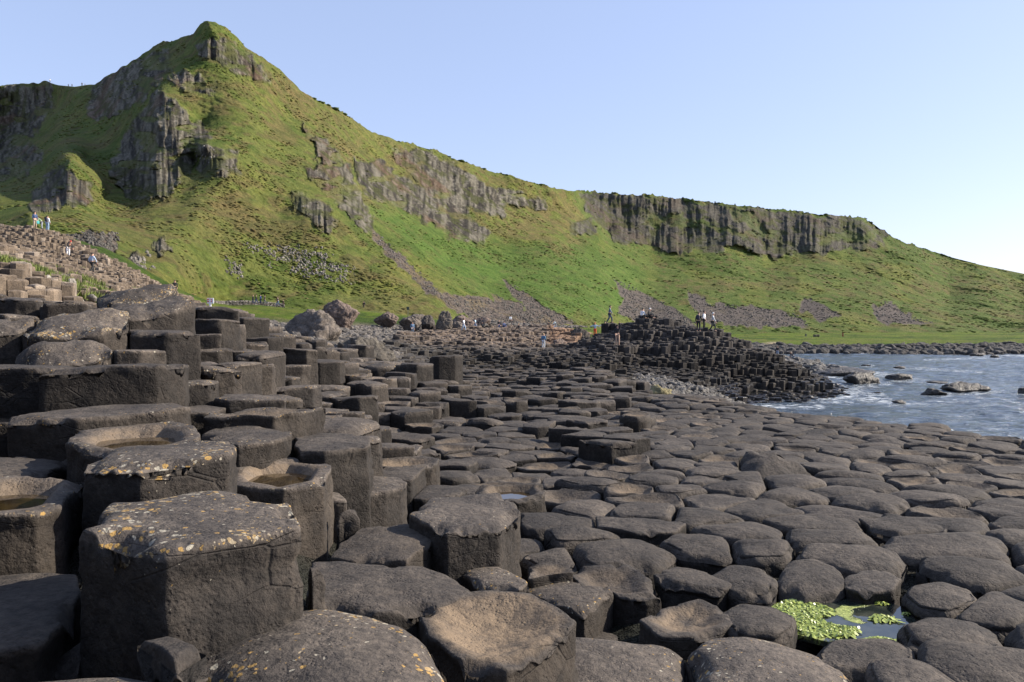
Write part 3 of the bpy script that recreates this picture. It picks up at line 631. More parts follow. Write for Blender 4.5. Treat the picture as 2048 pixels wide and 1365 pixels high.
# ------------------------------------------------------------------ ground sheet
GRASSLINE = [(-400, 470), (0, 470), (385, 622), (430, 632), (480, 632), (560, 640), (640, 644), (740, 646), (800, 648), (900, 650), (960, 646), (1060, 650), (1160, 668), (1200, 676), (1400, 676), (1470, 684), (1530, 690), (1640, 692), (1800, 696), (1900, 692), (2048, 691), (2400, 690)]
DBASE = [(-400, 84), (-250, 88), (0, 95), (130, 98), (230, 104), (330, 106), (400, 138), (450, 146), (560, 151), (640, 155), (728, 162), (816, 168), (900, 176), (1000, 204), (1100, 230), (1200, 255), (1350, 286), (1500, 312), (1700, 332), (1900, 342), (2100, 352), (2400, 362)]
def ground_z(PX, D, off=True):
    db = np.interp(PX, *zip(*DBASE))
    z = G(PX, np.minimum(D, db))
    z = z - np.maximum(0, D - db) * .25
    return z
def build_ground():
    pxs = np.concatenate([np.arange(-900, 2900, 9.0)])
    ds = np.exp(np.linspace(math.log(.9), math.log(520), 330))
    PX, D = np.meshgrid(pxs, ds, indexing='ij')
    Z = ground_z(PX, D)
    X = PXD(PX, D)
    qx, qy = PROJ(X, D, Z)
    gl = np.interp(qx, *zip(*GRASSLINE)) + fbm(X / 4., D / 4., 0, 5, 3) * 2.5
    grass = sstep(1.0, -1.5, qy - gl) * sstep(90, 97, D)
    rp = sstep(58, 54, D)
    Z = Z - .45 * (1 - grass) * sstep(130, 90, D) * (1 - .85 * sstep(40, 30, D) * sstep(-500, -200, PX) * (Z > -2.6)) - .25 + .09 * sstep(9, 6, D)
    _f = np.interp(D, FLD, FLZ); _b = sstep(1080, 1300, PX) * sstep(15, 11, D) * (G(PX, D) > _f - .30)
    Z = Z * (1 - _b) + (_f - .13) * _b
    Z = Z - .35 * sstep(.62, .45, np.hypot(X - PXD(1700, 3.1), D - 3.1)) - .12 * sstep(1050, 1150, PX) * sstep(10.5, 12, D) * sstep(40, 30, D)
    n = fbm(X / 2., D / 2., 0, 7, 4); n2 = fbm(X / 12., D / 12., 0, 8, 3)
    Z = Z + grass * (n * .18 + .25) + (1 - grass) * n * .05
    col = np.zeros(PX.shape + (3,)) + np.array([.05, .046, .043])
    def mixc(a, b, m): return a * (1 - m[..., None]) + np.array(b) * m[..., None]
    warm = sstep(420, 200, PX) * sstep(14, 20, D)
    col = mixc(col, (.13, .11, .07), warm)
    st = sstep(400, 440, PX) * sstep(900, 760, PX) * sstep(38, 45, D)
    col = mixc(col, (.14, .125, .11), st)
    col = mixc(col, (.10, .09, .08), sstep(140, 150, D) * (1 - grass))
    g = np.zeros_like(col) + np.array([.115, .165, .024])
    g = mixc(g, (.06, .10, .02), sstep(0, .5, n2 + .5 * n))
    g = mixc(g, (.17, .16, .06), sstep(.1, .6, n - .5 * n2) * .6)
    # trodden path across the grass
    pth = np.exp(-((D - (146 + (PX - 520) * .05)) / 2.2) ** 2) * sstep(430, 445, PX) * sstep(1000, 800, PX)
    g = mixc(g, (.16, .14, .09), pth * .7)
    sand = sstep(6, 0, np.hypot((qx - 1548) / 5., qy - 688)) 
    g = mixc(g, (.42, .35, .27), sand)
    col = mixc(col, (0, 0, 0), grass) + g * grass[..., None]
    idx = np.arange(PX.size).reshape(PX.shape)
    f = np.stack([idx[:-1, :-1], idx[1:, :-1], idx[1:, 1:], idx[:-1, 1:]], -1).reshape(-1, 4)
    o = mesh_obj('ground', np.stack([X, D, Z], -1).reshape(-1, 3), f.tolist(), ML, smooth=True, cols=col.reshape(-1, 3), masks=np.zeros((PX.size, 3)))
    tag(o, 'rocky shore ground rising into grass at the foot of the hills', 'ground', kind='structure')
build_ground()

# ------------------------------------------------------------------ sea
SEAROCKS = [  # px, row of waterline, distance scale from row, half width px, height px, label
    (1718, 768, 41, 26, 'large dark domed rock standing in the sea right of the mound'),
    (1803, 760, 32, 13, 'flat brown rock in the bay right of the large domed rock'),
    (1872, 767, 22, 5, 'low dark sliver of rock in the bay between two larger rocks'),
    (1867, 790, 25, 14, 'small pointed wet rock left of the long ragged rock'),
    (1930, 784, 46, 20, 'long ragged wet rock in the middle of the bay'),
    (1798, 807, 14, 8, 'tiny dark rock nearest the pavement in the foam'),
    (1753, 788, 11, 5, 'tiny dark rock off the tip of the mound'),
    (1798, 737, 13, 5, 'small low rock far out beyond the flat brown rock'),
    (1732, 732, 10, 3, 'thin rock just breaking the surface behind the rubble spit'),
    (2058, 788, 22, 13, 'dark wet rock cut by the right edge of the photo'),
    (1988, 715, 10, 5, 'small dark rock close to the far shore'),
    (1955, 712, 16, 6, 'flat rock touching the far boulder beach'),
    (1690, 752, 62, 16, 'broad low rocky hump at the end of the rubble spit')]
def build_sea():
    pxs = np.concatenate([np.arange(900, 1480, 12.), np.arange(1480, 2120, 3.0), np.arange(2120, 3100, 12.)])
    ds = np.concatenate([np.exp(np.linspace(math.log(9), math.log(38), 60)), np.exp(np.linspace(math.log(38.3), math.log(160), 640)), [170, 200, 300, 400, 900, 3500]])
    PX, D = np.meshgrid(pxs, ds, indexing='ij')
    X = PXD(PX, D)
    Z = SEA + (fbm(X / 6., D / 3.2, 0, 5, 3) * .12 + fbm(X / 2.0, D / 1.1, 0, 6, 3) * .085) * sstep(175, 150, D)
    qx, qy = PROJ(X, D, Z)
    foam = np.zeros_like(X)
    for (px, py, hw, hh, lb) in SEAROCKS:
        foam = np.maximum(foam, sstep(1.5, .7, np.hypot((qx - px - hw * .35) / (hw * 1.15), (qy - py) / (hh * .22 + 2))) * .55)
    def seg(x0, y0, x1, y1, w, a):
        dx, dy = x1 - x0, y1 - y0
        t = np.clip(((qx - x0) * dx + (qy - y0) * dy * 9) / (dx * dx + dy * dy * 9), 0, 1)
        return sstep(w, w * .2, np.hypot((qx - x0 - t * dx) * .5, (qy - y0 - t * dy))) * a
    for s in [(1560, 799, 1700, 797, 4, .9), (1650, 752, 1700, 760, 4, .8), (1700, 752, 1740, 772, 4, .7), (1700, 790, 1760, 800, 14, 1.0), (1690, 775, 1790, 808, 10, .8), (1480, 812, 1640, 815, 7, .9), (1580, 800, 1700, 806, 6, .6), (1735, 745, 1790, 752, 6, .9), (1640, 760, 1690, 772, 7, .8),
              (1790, 706, 2048, 712, 3, .9), (1620, 707, 1780, 707, 1.5, .7), (1800, 735, 1960, 745, 5, .45), (1850, 720, 1990, 716, 3, .6), (1780, 812, 1960, 800, 8, .35)]:
        foam = np.maximum(foam, seg(*s))
    idx = np.arange(PX.size).reshape(PX.shape)
    f = np.stack([idx[:-1, :-1], idx[1:, :-1], idx[1:, 1:], idx[:-1, 1:]], -1).reshape(-1, 4)
    m = np.zeros((PX.size, 3)); m[:, 0] = foam.ravel()
    o = mesh_obj('sea', np.stack([X, D, Z], -1).reshape(-1, 3), f.tolist(), MSEA, smooth=True, masks=m)
    tag(o, 'blue rippled sea water of the bay with white foam round the rocks', 'sea', kind='structure')
build_sea()

# ------------------------------------------------------------------ seeds of the columns
rng = np.random.default_rng(12)
seeds = []        # x, y, r, zone, h or None, style, lichen, tan
for (x, y, z, r, st, li, ta) in HCX:
    seeds.append([x, y, r, 'H', z, st, li, ta])
nH = len(seeds)
def fill(s, test, zone, x0, x1, y0, y1, jit=.30, chunk=None):
    pts = []
    ny = int((y1 - y0) / (s * .866)) + 1; nx = int((x1 - x0) / s) + 1
    jj, ii = np.meshgrid(np.arange(ny), np.arange(nx), indexing='ij')
    x = x0 + (ii + .5 * (jj % 2)) * s; y = y0 + jj * s * .866
    x = (x + rng.uniform(-jit, jit, x.shape) * s).ravel(); y = (y + rng.uniform(-jit, jit, y.shape) * s).ravel()
    px = CX + F * x / (y * cp)
    z = Gxy(x, y)
    ok = test(px, y, z)
    x, y = x[ok], y[ok]
    if len(seeds):
        S = np.array([(a[0], a[1], a[2]) for a in seeds])
        keep = np.ones(len(x), bool)
        for i in range(0, len(x), 2000):
            dd = np.hypot(x[i:i + 2000, None] - S[None, :, 0], y[i:i + 2000, None] - S[None, :, 1])
            keep[i:i + 2000] = (dd > (S[None, :, 2] + s * .5) * .80).all(1)
        x, y = x[keep], y[keep]
    for a, b in zip(x, y): seeds.append([a, b, s / 2, zone, None, None, 0, 0])
fill(.40, lambda px, d, z: (d > 1.0) & (d < 7) & (px > -500) & (px < 2550), 'F', -6, 8, .8, 7)
fill(.42, lambda px, d, z: (d >= 6.9) & (d < 18) & (px > -160) & (px < 2300) & (z > -4.5), 'F', -13, 15, 6.8, 18)
fill(.48, lambda px, d, z: (d >= 17.9) & (d < 36) & (px > 380) & (px < 1450) & (z > -4.5), 'F', -15, 9, 17.8, 36)
RAMP = [(-250, 13), (420, 19), (400, 50), (398, 84), (330, 84), (230, 84), (130, 90), (60, 94), (-250, 94)]
fill(.46, lambda px, d, z: inpoly(px, d, RAMP), 'R', -75, -6, 13, 95)
MOUND = [(1050, 50), (1180, 48), (1300, 57), (1480, 58), (1720, 59), (1730, 72), (1640, 82), (1400, 84), (1180, 90), (1130, 84), (1080, 70)]
fill(.50, lambda px, d, z: inpoly(px, d, MOUND) & (z > -7.0), 'M', 0, 36, 46, 92)
TERR = [(640, 36), (1260, 36), (1260, 50), (1180, 70), (1140, 88), (1180, 125), (1100, 145), (960, 140), (880, 112), (800, 95), (790, 70), (740, 48)]
fill(.58, lambda px, d, z: inpoly(px, d, TERR), 'T', -16, 16, 36, 146)
def outline(x0, pts, hclip=None):
    k = [q for q in range(len(HC)) if HC[q][0] == x0][0]
    z = HCX[k][2]
    P = []
    for (px, py) in pts:
        d = z / float(ZP(py, 1.0)); P.append((float(XP(px, py, d)), d))
    P = np.array(P)
    if (P[:, 0] * np.roll(P[:, 1], -1) - np.roll(P[:, 0], -1) * P[:, 1]).sum() < 0: P = P[::-1]
    c = (P.max(0) + P.min(0)) / 2
    a = abs((P[:, 0] * np.roll(P[:, 1], -1) - np.roll(P[:, 0], -1) * P[:, 1]).sum()) / 2
    seeds[k][0], seeds[k][1], seeds[k][2] = c[0], c[1], math.sqrt(a / math.pi)
    HCX[k][0], HCX[k][1], HCX[k][3] = c[0], c[1], math.sqrt(a / math.pi)
    OUTL[k] = [tuple(v) for v in (P - c)]
OUTL = {}
outline(150, [(148, 1072), (228, 1010), (430, 977), (588, 1000), (611, 1052), (330, 1110)])
outline(-60, [(-80, 1345), (60, 1330), (200, 1324), (300, 1330), (370, 1352), (395, 1390), (340, 1500), (100, 1540), (-90, 1480)])
outline(-190, [(-170, 1165), (-20, 1150), (90, 1146), (158, 1150), (165, 1190), (150, 1250), (80, 1300), (-60, 1320), (-170, 1290)])
outline(160, [(158, 935), (205, 891), (342, 879), (462, 877), (477, 892), (462, 920), (281, 942)])
outline(444, [(446, 948), (499, 923), (587, 916), (667, 931), (650, 963), (567, 980), (465, 974)])
outline(655, [(655, 1112), (670, 1083), (720, 1054), (795, 1043), (862, 1047), (888, 1058), (850, 1095), (815, 1128), (760, 1125), (700, 1120)])
outline(815, [(815, 1032), (860, 1000), (1000, 984), (1043, 1018), (1000, 1053), (890, 1065)])
outline(378, [(378, 1325), (420, 1268), (520, 1216), (640, 1200), (760, 1215), (860, 1262), (905, 1320), (895, 1400), (820, 1450), (600, 1470), (430, 1430)])
outline(832, [(832, 1222), (870, 1198), (931, 1181), (993, 1174), (1064, 1184), (1112, 1210), (1152, 1240), (1144, 1272), (1088, 1310), (1014, 1336), (940, 1336), (890, 1305), (848, 1270)])
outline(1062, [(1062, 1336), (1097, 1288), (1150, 1260), (1221, 1248), (1295, 1258), (1353, 1288), (1388, 1334), (1398, 1390), (1330, 1430), (1200, 1440), (1090, 1400)])
outline(1368, [(1368, 1292), (1411, 1262), (1477, 1251), (1548, 1262), (1646, 1289), (1692, 1318), (1722, 1362), (1700, 1420), (1560, 1450), (1430, 1410), (1385, 1340)])
outline(622, [(622, 1128), (683, 1121), (757, 1125), (848, 1130), (915, 1152), (952, 1180), (900, 1200), (832, 1222), (700, 1240), (610, 1200)])
outline(1038, [(1036, 1170), (1117, 1157), (1221, 1170), (1230, 1186), (1170, 1230), (1113, 1212), (1064, 1186)])
outline(905, [(905, 1130), (990, 1119), (1058, 1165), (1040, 1182), (960, 1178), (930, 1152)])
outline(950, [(950, 977), (973, 966), (1022, 963), (1085, 968), (1097, 981), (1085, 993), (1037, 1003), (1000, 1004), (960, 996)])
outline(645, [(650, 978), (672, 962), (743, 949), (801, 951), (816, 960), (806, 972), (772, 982), (672, 1000), (652, 995)])
outline(588, [(588, 872), (640, 861), (700, 867), (742, 871), (746, 885), (738, 897), (650, 908), (600, 906), (586, 892)])
outline(395, [(440, 852), (520, 854), (584, 864), (582, 873), (545, 884), (476, 892), (430, 885), (400, 870)])
outline(125, [(125, 882), (150, 862), (205, 852), (280, 844), (345, 843), (392, 853), (405, 866), (400, 885), (330, 900), (210, 905), (150, 892)])
outline(1785, [(1787, 1250), (1820, 1232), (1880, 1224), (1960, 1232), (2010, 1256), (2018, 1285), (1985, 1305), (1880, 1310), (1805, 1285)])
outline(1622, [(1622, 1300), (1650, 1272), (1720, 1259), (1790, 1265), (1835, 1290), (1840, 1325), (1780, 1345), (1680, 1340), (1630, 1325)])
outline(1430, [(1432, 1215), (1480, 1196), (1550, 1200), (1596, 1225), (1598, 1262), (1560, 1282), (1480, 1280), (1440, 1250)])
outline(1545, [(1546, 1150), (1575, 1115), (1630, 1110), (1690, 1135), (1702, 1165), (1680, 1183), (1600, 1188), (1555, 1175)])
outline(1675, [(1682, 1150), (1720, 1138), (1780, 1140), (1806, 1160), (1790, 1183), (1730, 1188), (1692, 1178)])
outline(1440, [(1400, 1145), (1460, 1125), (1530, 1130), (1562, 1160), (1545, 1190), (1470, 1185)])
outline(1277, [(1277, 1240), (1330, 1205), (1400, 1195), (1450, 1215), (1470, 1250), (1420, 1275), (1320, 1275)])
outline(1302, [(1302, 1150), (1350, 1128), (1420, 1140), (1468, 1168), (1440, 1186), (1330, 1172)])
outline(1790, [(1795, 1185), (1815, 1165), (1880, 1160), (1950, 1180), (1965, 1205), (1900, 1225), (1830, 1215)])
SPOTS = np.array([(PXD(p[0], pdist(p)), pdist(p), float(ZP(p[2], pdist(p)))) for p in PEOPLE])

# heights and looks
SX = np.array([s[0] for s in seeds]); SY = np.array([s[1] for s in seeds])
SG = Gxy(SX, SY)
SPX = CX + F * SX / (SY * cp)
_fl = np.interp(SY, FLD, FLZ)
_w = sstep(1080, 1300, SPX) * sstep(15, 11, SY) * (SG > _fl - .30)
SG = SG * (1 - _w) + _fl * _w
big = fbm(SX / 1.6, SY / 1.6, 0, 5, 3); mid_ = fbm(SX / 4.5, SY / 4.5, 0, 15, 2); lowf = fbm(SX / 5., SY / 7., 0, 25, 3)
info = []
for i, s in enumerate(seeds):
    x, y, r, zone = s[:4]
    px = SPX[i]
    u = rng.uniform(-1, 1); u2 = rng.random()
    col = np.array([.044, .0400, .0370]) * (1 + .22 * rng.uniform(-1, 1)); wet = 0.0
    if s[4] is None:
        li, ta = .03, .12 * rng.random()
        if zone == 'F':
            left = 1 - sstep(700, 1000, px)
            h = SG[i] + .022 * big[i] + .015 * u
            if left > .4: h += .10 * u - .05
            elif 7 < y and px < 1290 and u2 < .28: h += .16 * rng.random()
            elif y > 9 and px < 1290: h += .09 * u
            st = rng.choice(['d', 'd', 'f', 'f', 'b']) if px > 1250 or y < 7 else rng.choice(['f', 'f', 'd', 'b'])
            if st == 'b': ta = .55 * rng.random() + .15
            li = .55 * left + .03
            col *= 1 + .1 * left
        elif zone == 'R':
            q_ = SG[i] + .2 * mid_[i]; h = .5 * SG[i] + .5 * (math.floor(q_ / .6) * .6 + .3) + .20 * u + .1 * big[i]
            st = rng.choice(['f', 'f', 'd'])
            col = np.array([.118, .096, .075]) * (1 + .28 * rng.uniform(-1, 1))
            if u2 < .10: col = np.array([.18, .155, .13]) * (1 + .2 * u)
            li, ta = .35, .1
        elif zone == 'M':
            q_ = SG[i] + 1.0 * lowf[i] + .15 * big[i]; h = .55 * SG[i] + .45 * (math.floor(q_ / 1.15) * 1.15 + .58) + .20 * u
            st = rng.choice(['f', 'f', 'd'])
            col = np.array([.040, .0375, .037]) * (1 + .3 * rng.uniform(-1, 1))
            wet = float(sstep(-4.6, -5.6, SG[i])) * .9
        else:
            q_ = SG[i] + .9 * lowf[i] + .15 * big[i]; h = .55 * SG[i] + .45 * (math.floor(q_ / .75) * .75 + .38) + .12 * u
            st = rng.choice(['f', 'f', 'd'])
            t = float(sstep(60, 92, y)) * float(sstep(760, 830, px) * .5 + .5)
            col = (np.array([.038, .036, .034]) * (1 - t) + np.array([.120, .096, .078]) * t) * (1 + .3 * rng.uniform(-1, 1))
            if 1095 < px < 1185 and y > 90: col = np.array([.165, .108, .072]) * (1 + .25 * u)
        if zone != 'F' and len(SPOTS):
            k = np.argmin(np.hypot(SPOTS[:, 0] - x, SPOTS[:, 1] - y))
            if math.hypot(SPOTS[k, 0] - x, SPOTS[k, 1] - y) < .55: h = SPOTS[k, 2]
            elif math.hypot(SPOTS[k, 0] - x, SPOTS[k, 1] - y) < 1.6 and SPOTS[k, 1] > y: h = min(h, SPOTS[k, 2] + .02)
    else:
        h, st, li, ta = s[4:8]
        if st == 'w': h -= .16
    if zone in 'MT': col = col * (.38 + .62 * float(sstep(-3.3, -2.3, h)))
    info.append([h, st, li, ta, col, wet])

# keep unmeasured neighbours from hiding measured tops
HA = np.array([(a[0], a[1], a[2], a[4]) for a in seeds[:nH]])
for i in range(nH, len(seeds)):
    if seeds[i][3] != 'F': continue
    x, y = seeds[i][0], seeds[i][1]
    dd = np.hypot(HA[:, 0] - x, HA[:, 1] - y); k = int(np.argmin(dd))
    if SPX[i] < 1150 and dd[k] < HA[k, 2] + .55 and y < HA[k, 1] + .1:
        info[i][0] = min(info[i][0], HA[k, 3] - .05)

# ------------------------------------------------------------------ cells
cell = 1.0
grid = {}
for i in range(len(seeds)):
    grid.setdefault((int(math.floor(SX[i] / cell)), int(math.floor(SY[i] / cell))), []).append(i)
SR = [s[2] for s in seeds]
def clip(poly, nx, ny, c):                    # keep n.p <= c
    out = []
    n = len(poly)
    for k in range(n):
        ax, ay = poly[k]; bx, by = poly[(k + 1) % n]
        da = ax * nx + ay * ny - c; db = bx * nx + by * ny - c
        if da <= 0: out.append((ax, ay))
        if (da < 0 < db) or (db < 0 < da):
            t = da / (da - db)
            out.append((ax + (bx - ax) * t, ay + (by - ay) * t))
    return out
polys = []; lows = []
for i in range(len(seeds)):
    x, y, r = SX[i], SY[i], SR[i]
    R0 = r * (1.95 if SPX[i] > 1100 else 1.5)
    ph = (i * .7) % 6.28
    poly = [(R0 * math.cos(ph + k * math.pi / 3.5), R0 * math.sin(ph + k * math.pi / 3.5)) for k in range(7)]
    gx, gy_ = int(math.floor(x / cell)), int(math.floor(y / cell))
    low = 1e9
    for a in (-1, 0, 1):
        for b in (-1, 0, 1):
            for j in grid.get((gx + a, gy_ + b), ()):
                if j == i: continue
                dx, dy = SX[j] - x, SY[j] - y
                dist = math.hypot(dx, dy)
                if dist > 1.5 * (r + SR[j]) or dist < 1e-6: continue
                t = (dist * dist + r * r - SR[j] ** 2) / (2 * dist)
                t = max(t, .25 * r)
                poly = clip(poly, dx / dist, dy / dist, t)
                if dist < 1.25 * (r + SR[j]): low = min(low, info[j][0])
    polys.append(OUTL.get(i, poly))
    lows.append(low if low < 1e8 else info[i][0] - .5)

def area(p):
    return abs(sum(p[k][0] * p[(k + 1) % len(p)][1] - p[(k + 1) % len(p)][0] * p[k][1] for k in range(len(p)))) / 2
def column_geo(i, nang, lod):
    """one basalt column about its seed: verts (local x,y, height relative to its top), faces, colours, masks"""
    poly = polys[i]; h, st, li, ta, col, wet = info[i]
    x0, y0 = SX[i], SY[i]
    zone = seeds[i][3]
    p = np.array(poly)
    base = min(lows[i], h) - (.30 if zone in 'HF' else .5)
    H = h - base
    if lod == 0:                       # distant: true polygon with a worn rim
        n = len(p)
        bev = .05 if zone != 'R' else .035
        dome = {'f': .0, 'd': .05, 'b': -.03}.get(st, 0)
        sc = 1 - .015 / max(.1, np.hypot(*p.T).mean())
        tilt = (rng.uniform(-.08, .08), rng.uniform(-.08, .08))
        def ring(s, z): return np.c_[p * s, z + (p @ np.array(tilt)) * s * (1 if z > -.2 else 0)]
        V = np.vstack([[0, 0, dome], ring(.8 * sc, dome * .3), ring(.97 * sc, -bev * .35), ring(sc, -bev), ring(sc * .99, -H)])
        Fc = [(0, 1 + k, 1 + (k + 1) % n) for k in range(n)]
        for r_ in range(3):
            a = 1 + r_ * n; b = a + n
            Fc += [(a + k, b + k, b + (k + 1) % n, a + (k + 1) % n) for k in range(n)]
        cols = np.repeat((col)[None], len(V), 0); cols[1 + 3 * n:] *= .5; cols[:1 + 2 * n] *= 1.12  # shade painted in: tops lightened, sides darkening down to the base
        m = np.zeros((len(V), 3)); m[:, 1] = li; m[:, 2] = wet; m[:, 0] = ta
        return V, Fc, cols, m
    pave = (zone == 'F' and (SPX[i] > 1250 or (SPX[i] > 900 and SY[i] < 7))) or (zone == 'H' and st == 'd' and SPX[i] > 500)
    q = [p[0]]
    for v in p[1:]:
        if np.hypot(*(v - q[-1])) > .06: q.append(v)
    if len(q) > 3 and np.hypot(*(q[0] - q[-1])) < .06: q.pop()
    q = np.array(q); n = len(q)
    me_ = max(4, int(round(nang / n)))
    e_ = .10 if pave else .03
    ts = e_ + (1 - 2 * e_) * np.linspace(0, 1, me_)
    P2 = np.concatenate([q[k] + (q[(k + 1) % n] - q[k]) * ts[:, None] for k in range(n)])
    for _ in range(int((0 if i in OUTL else 1.1 if pave else .3) * me_ / 6 + .5)):
        P2 = P2 * .5 + .25 * (np.roll(P2, 1, 0) + np.roll(P2, -1, 0))
    nang = len(P2)
    Rr = np.hypot(*P2.T); th = np.arctan2(P2[:, 1], P2[:, 0])
    Rm = Rr.mean()
    Rr = Rr - (.006 if pave else .005)
    bev = (.030 if pave else .009) * (Rm / .22) ** .5
    fr = [0, .2, .4, .55, .68, .78, .86] if lod > 1 else [0, .35, .6, .8]
    rings = []
    for q in fr[1:]: rings.append((q, 0.0, 0))
    nb = 5 if lod > 1 else 3
    b_ = bev / Rm
    for q in range(nb + 1):
        a = q / nb * math.pi / 2
        rings.append((1 - b_ + b_ * math.sin(a), -bev * (1 - math.cos(a)), 1))
    ns = max(2, int(min(H, .9) / (.03 if lod > 1 else .09)))
    zs = -bev - (H - bev) * (np.linspace(0, 1, ns + 1)[1:] ** 1.3)
    for z in zs: rings.append((1.0 - .01 * (z / H), z, 2))
    rf = np.array([a for a, b, c in rings]); rz = np.array([b for a, b, c in rings]); rk = np.array([c for a, b, c in rings])
    cosn, sinn = np.cos(th), np.sin(th)
    if pave: top_amp = .045
    X = (rf[:, None] * Rr[None]) * cosn[None]; Y = (rf[:, None] * Rr[None]) * sinn[None]
    Z = np.repeat(rz[:, None], nang, 1)
    q = np.clip(rf, 0, 1)[:, None] * np.ones(nang)
    tw = (rk[:, None] < 2) * np.ones(nang)
    tanv = np.zeros_like(Z) + .12 * ta
    s_ = Rm / .25
    if st == 'd': prof = .034 * s_ * (1 - q ** 3.0) - .018 * s_
    elif st == 'b':
        prof = -.045 * s_ * (1 - sstep(.25, .95, q)); tanv = ta * (1 - sstep(.5, .95, q))
    elif st in 'p':
        prof = -.060 * s_ * (1 - sstep(.40, .78, q)); tanv = ta * (1 - sstep(.62, .92, q))
    elif st == 'B':
        prof = -.036 * s_ * (1 - sstep(.42, .86, q)) - .024 * (1 - sstep(.0, .45, q)); tanv = ta * (1 - sstep(.72, .97, q))
    elif st == 'r':
        prof = .06 * (1 - q ** 1.5) + .05 * fbm((x0 + X) * 5, (y0 + Y) * 5, 0, 9, 3)
    else: prof = .010 * (1 - q ** 2); 
    Z = Z + prof * tw
    # a gentle tilt of the top and broken, chipped rims
    tx, ty = (rng.uniform(-.07, .07), rng.uniform(-.07, .05)) if pave else (rng.uniform(-.05, .05), rng.uniform(-.05, .02))
    if st == 'r': ty = .25
    if st in 'pBw': tx = ty = 0
    wS = np.where(rk[:, None] < 2, 1, np.clip(1 + rz[:, None] / .25, 0, 1))
    Z = Z + (X * tx + Y * ty) * wS
    WX, WY, WZ = x0 + X, y0 + Y, h + Z
    chip = np.maximum(0, fbm(WX * 7, WY * 7, 0, 3, 3) - .18) * sstep(.72, 1.0, q) * tw
    Z = Z - chip * (.085 if not pave else .06) * (1 if st != 'r' else 2)
    Z = Z + fbm(WX * 6, WY * 6, 2, 4, 3) * .008 * tw
    side = (rk[:, None] > 0)
    rad = (fbm(WX * 5, WY * 5, WZ * 7, 13, 4) * .010 + fbm(WX * 17, WY * 17, WZ * 24, 23, 3) * .005) * side
    # missing flakes just under the rim, and one or two cross joints
    fl = np.maximum(0, fbm(WX * 4, WY * 4, WZ * 5, 33, 2) - .15) * (.008 if pave else .035) * np.exp(-((rz[:, None] + .06) / .07) ** 2) * side
    j1 = -.10 - .22 * ((i * .37) % 1)
    jt = (.002 if pave else .009) * np.exp(-((rz[:, None] - j1 + .02 * np.sin(th * 2 + i)[None]) / .011) ** 2) * (rk[:, None] == 2)
    rad = rad - fl - jt
    X = X + rad * cosn; Y = Y + rad * sinn
    V = np.vstack([[0, 0, Z[0].mean() + (prof[0].mean() - prof[0].mean())], np.stack([X, Y, Z], -1).reshape(-1, 3)])
    V[0, 2] = Z[0].mean()
    Fc = [(0, 1 + k, 1 + (k + 1) % nang) for k in range(nang)]
    for r_ in range(len(rings) - 1):
        a = 1 + r_ * nang; b = a + nang
        Fc += [(a + k, b + k, b + (k + 1) % nang, a + (k + 1) % nang) for k in range(nang)]
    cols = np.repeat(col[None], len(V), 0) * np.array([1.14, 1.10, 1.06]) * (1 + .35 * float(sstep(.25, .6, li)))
    cols[1:] *= (1 - .60 * (rk[:, None] == 2) * np.ones(nang)).reshape(-1, 1)  # sides coloured darker than the tops to put their shade in
    m = np.zeros((len(V), 3))
    m[1:, 0] = (tanv * tw + (1 - tw) * .1 * ta).ravel(); m[0, 0] = tanv[0, 0]
    lim = li * np.where(rk[:, None] < 2, .5 + .5 * sstep(.3, .95, q), .35 * np.exp(rz[:, None] / .12))
    m[1:, 1] = lim.ravel(); m[0, 1] = li * .5
    m[:, 2] = wet
    if st in 'pB': 
        m[1:, 1] *= np.where(q < .8, .15, 1.3).ravel(); m[0, 1] = 0
    return V, Fc, cols, m

# visible size of each column decides which become things of their own
sizes = []
for i in range(len(seeds)):
    if seeds[i][3] not in 'HF' or len(polys[i]) < 3 or info[i][1] == 'w': sizes.append(0); continue
    px, py = PROJ(SX[i], SY[i], info[i][0])
    if px < -60 or px > 2110 or py > 1480 or SY[i] < .9: sizes.append(0); continue
    sizes.append(area(polys[i]) ** .5 / SY[i] * (1.2 if i < nH else 1))
order = np.argsort(sizes)[::-1]
single = set(int(k) for k in order[:300] if sizes[k] > 0)

LAB = {
 0: 'big flat topped column with white and orange lichen flecks, nearest on the left',
 1: 'column top cut by the bottom left corner of the photo',
 2: 'large domed column with orange lichen at the bottom, left of the rusty hollow one',
 3: 'shadowed flat column top left of the big lichen flecked column',
 4: 'column with a brown puddle at the left edge of the photo',
 5: 'lichen edged block directly behind the big lichen flecked column',
 6: 'wide column with a long rain pool in its hollow top',
 9: 'flat slab column right behind the long rain pool column',
 10: 'tall dark square block with a black shadowed left face, mid left',
 13: 'pale topped block with bright right face above the tall dark block',
 15: 'long pale crusted slab near the top of the left stack',
 17: 'broad dark block crowned by a rough boulder like top',
 19: 'rough pale boulder like column at the very top of the left stack',
 25: 'humped column crusted with pale yellow lichen',
 52: 'column with a round brown pool and a sunlit yellow right face',
 55: 'low tan topped column with a bright sloping right face',
 56: 'dark column with a black left face and a cracked front, centre',
 53: 'dark block between the pool column and the cracked front column',
 60: 'column with a round pale rimmed pool, centre of the photo',
 65: 'rusty brown column with a deep hollow top at the bottom centre',
 66: 'smooth domed column right of the rusty hollow column',
 67: 'domed column spotted with orange lichen at the bottom, below the algae pool',
 68: 'broad flat dark column top behind the orange flecked dome',
 70: 'column with a stripe of bright orange lichen along its right edge',
 71: 'tan column with a crackled right face behind the rusty hollow column',
}
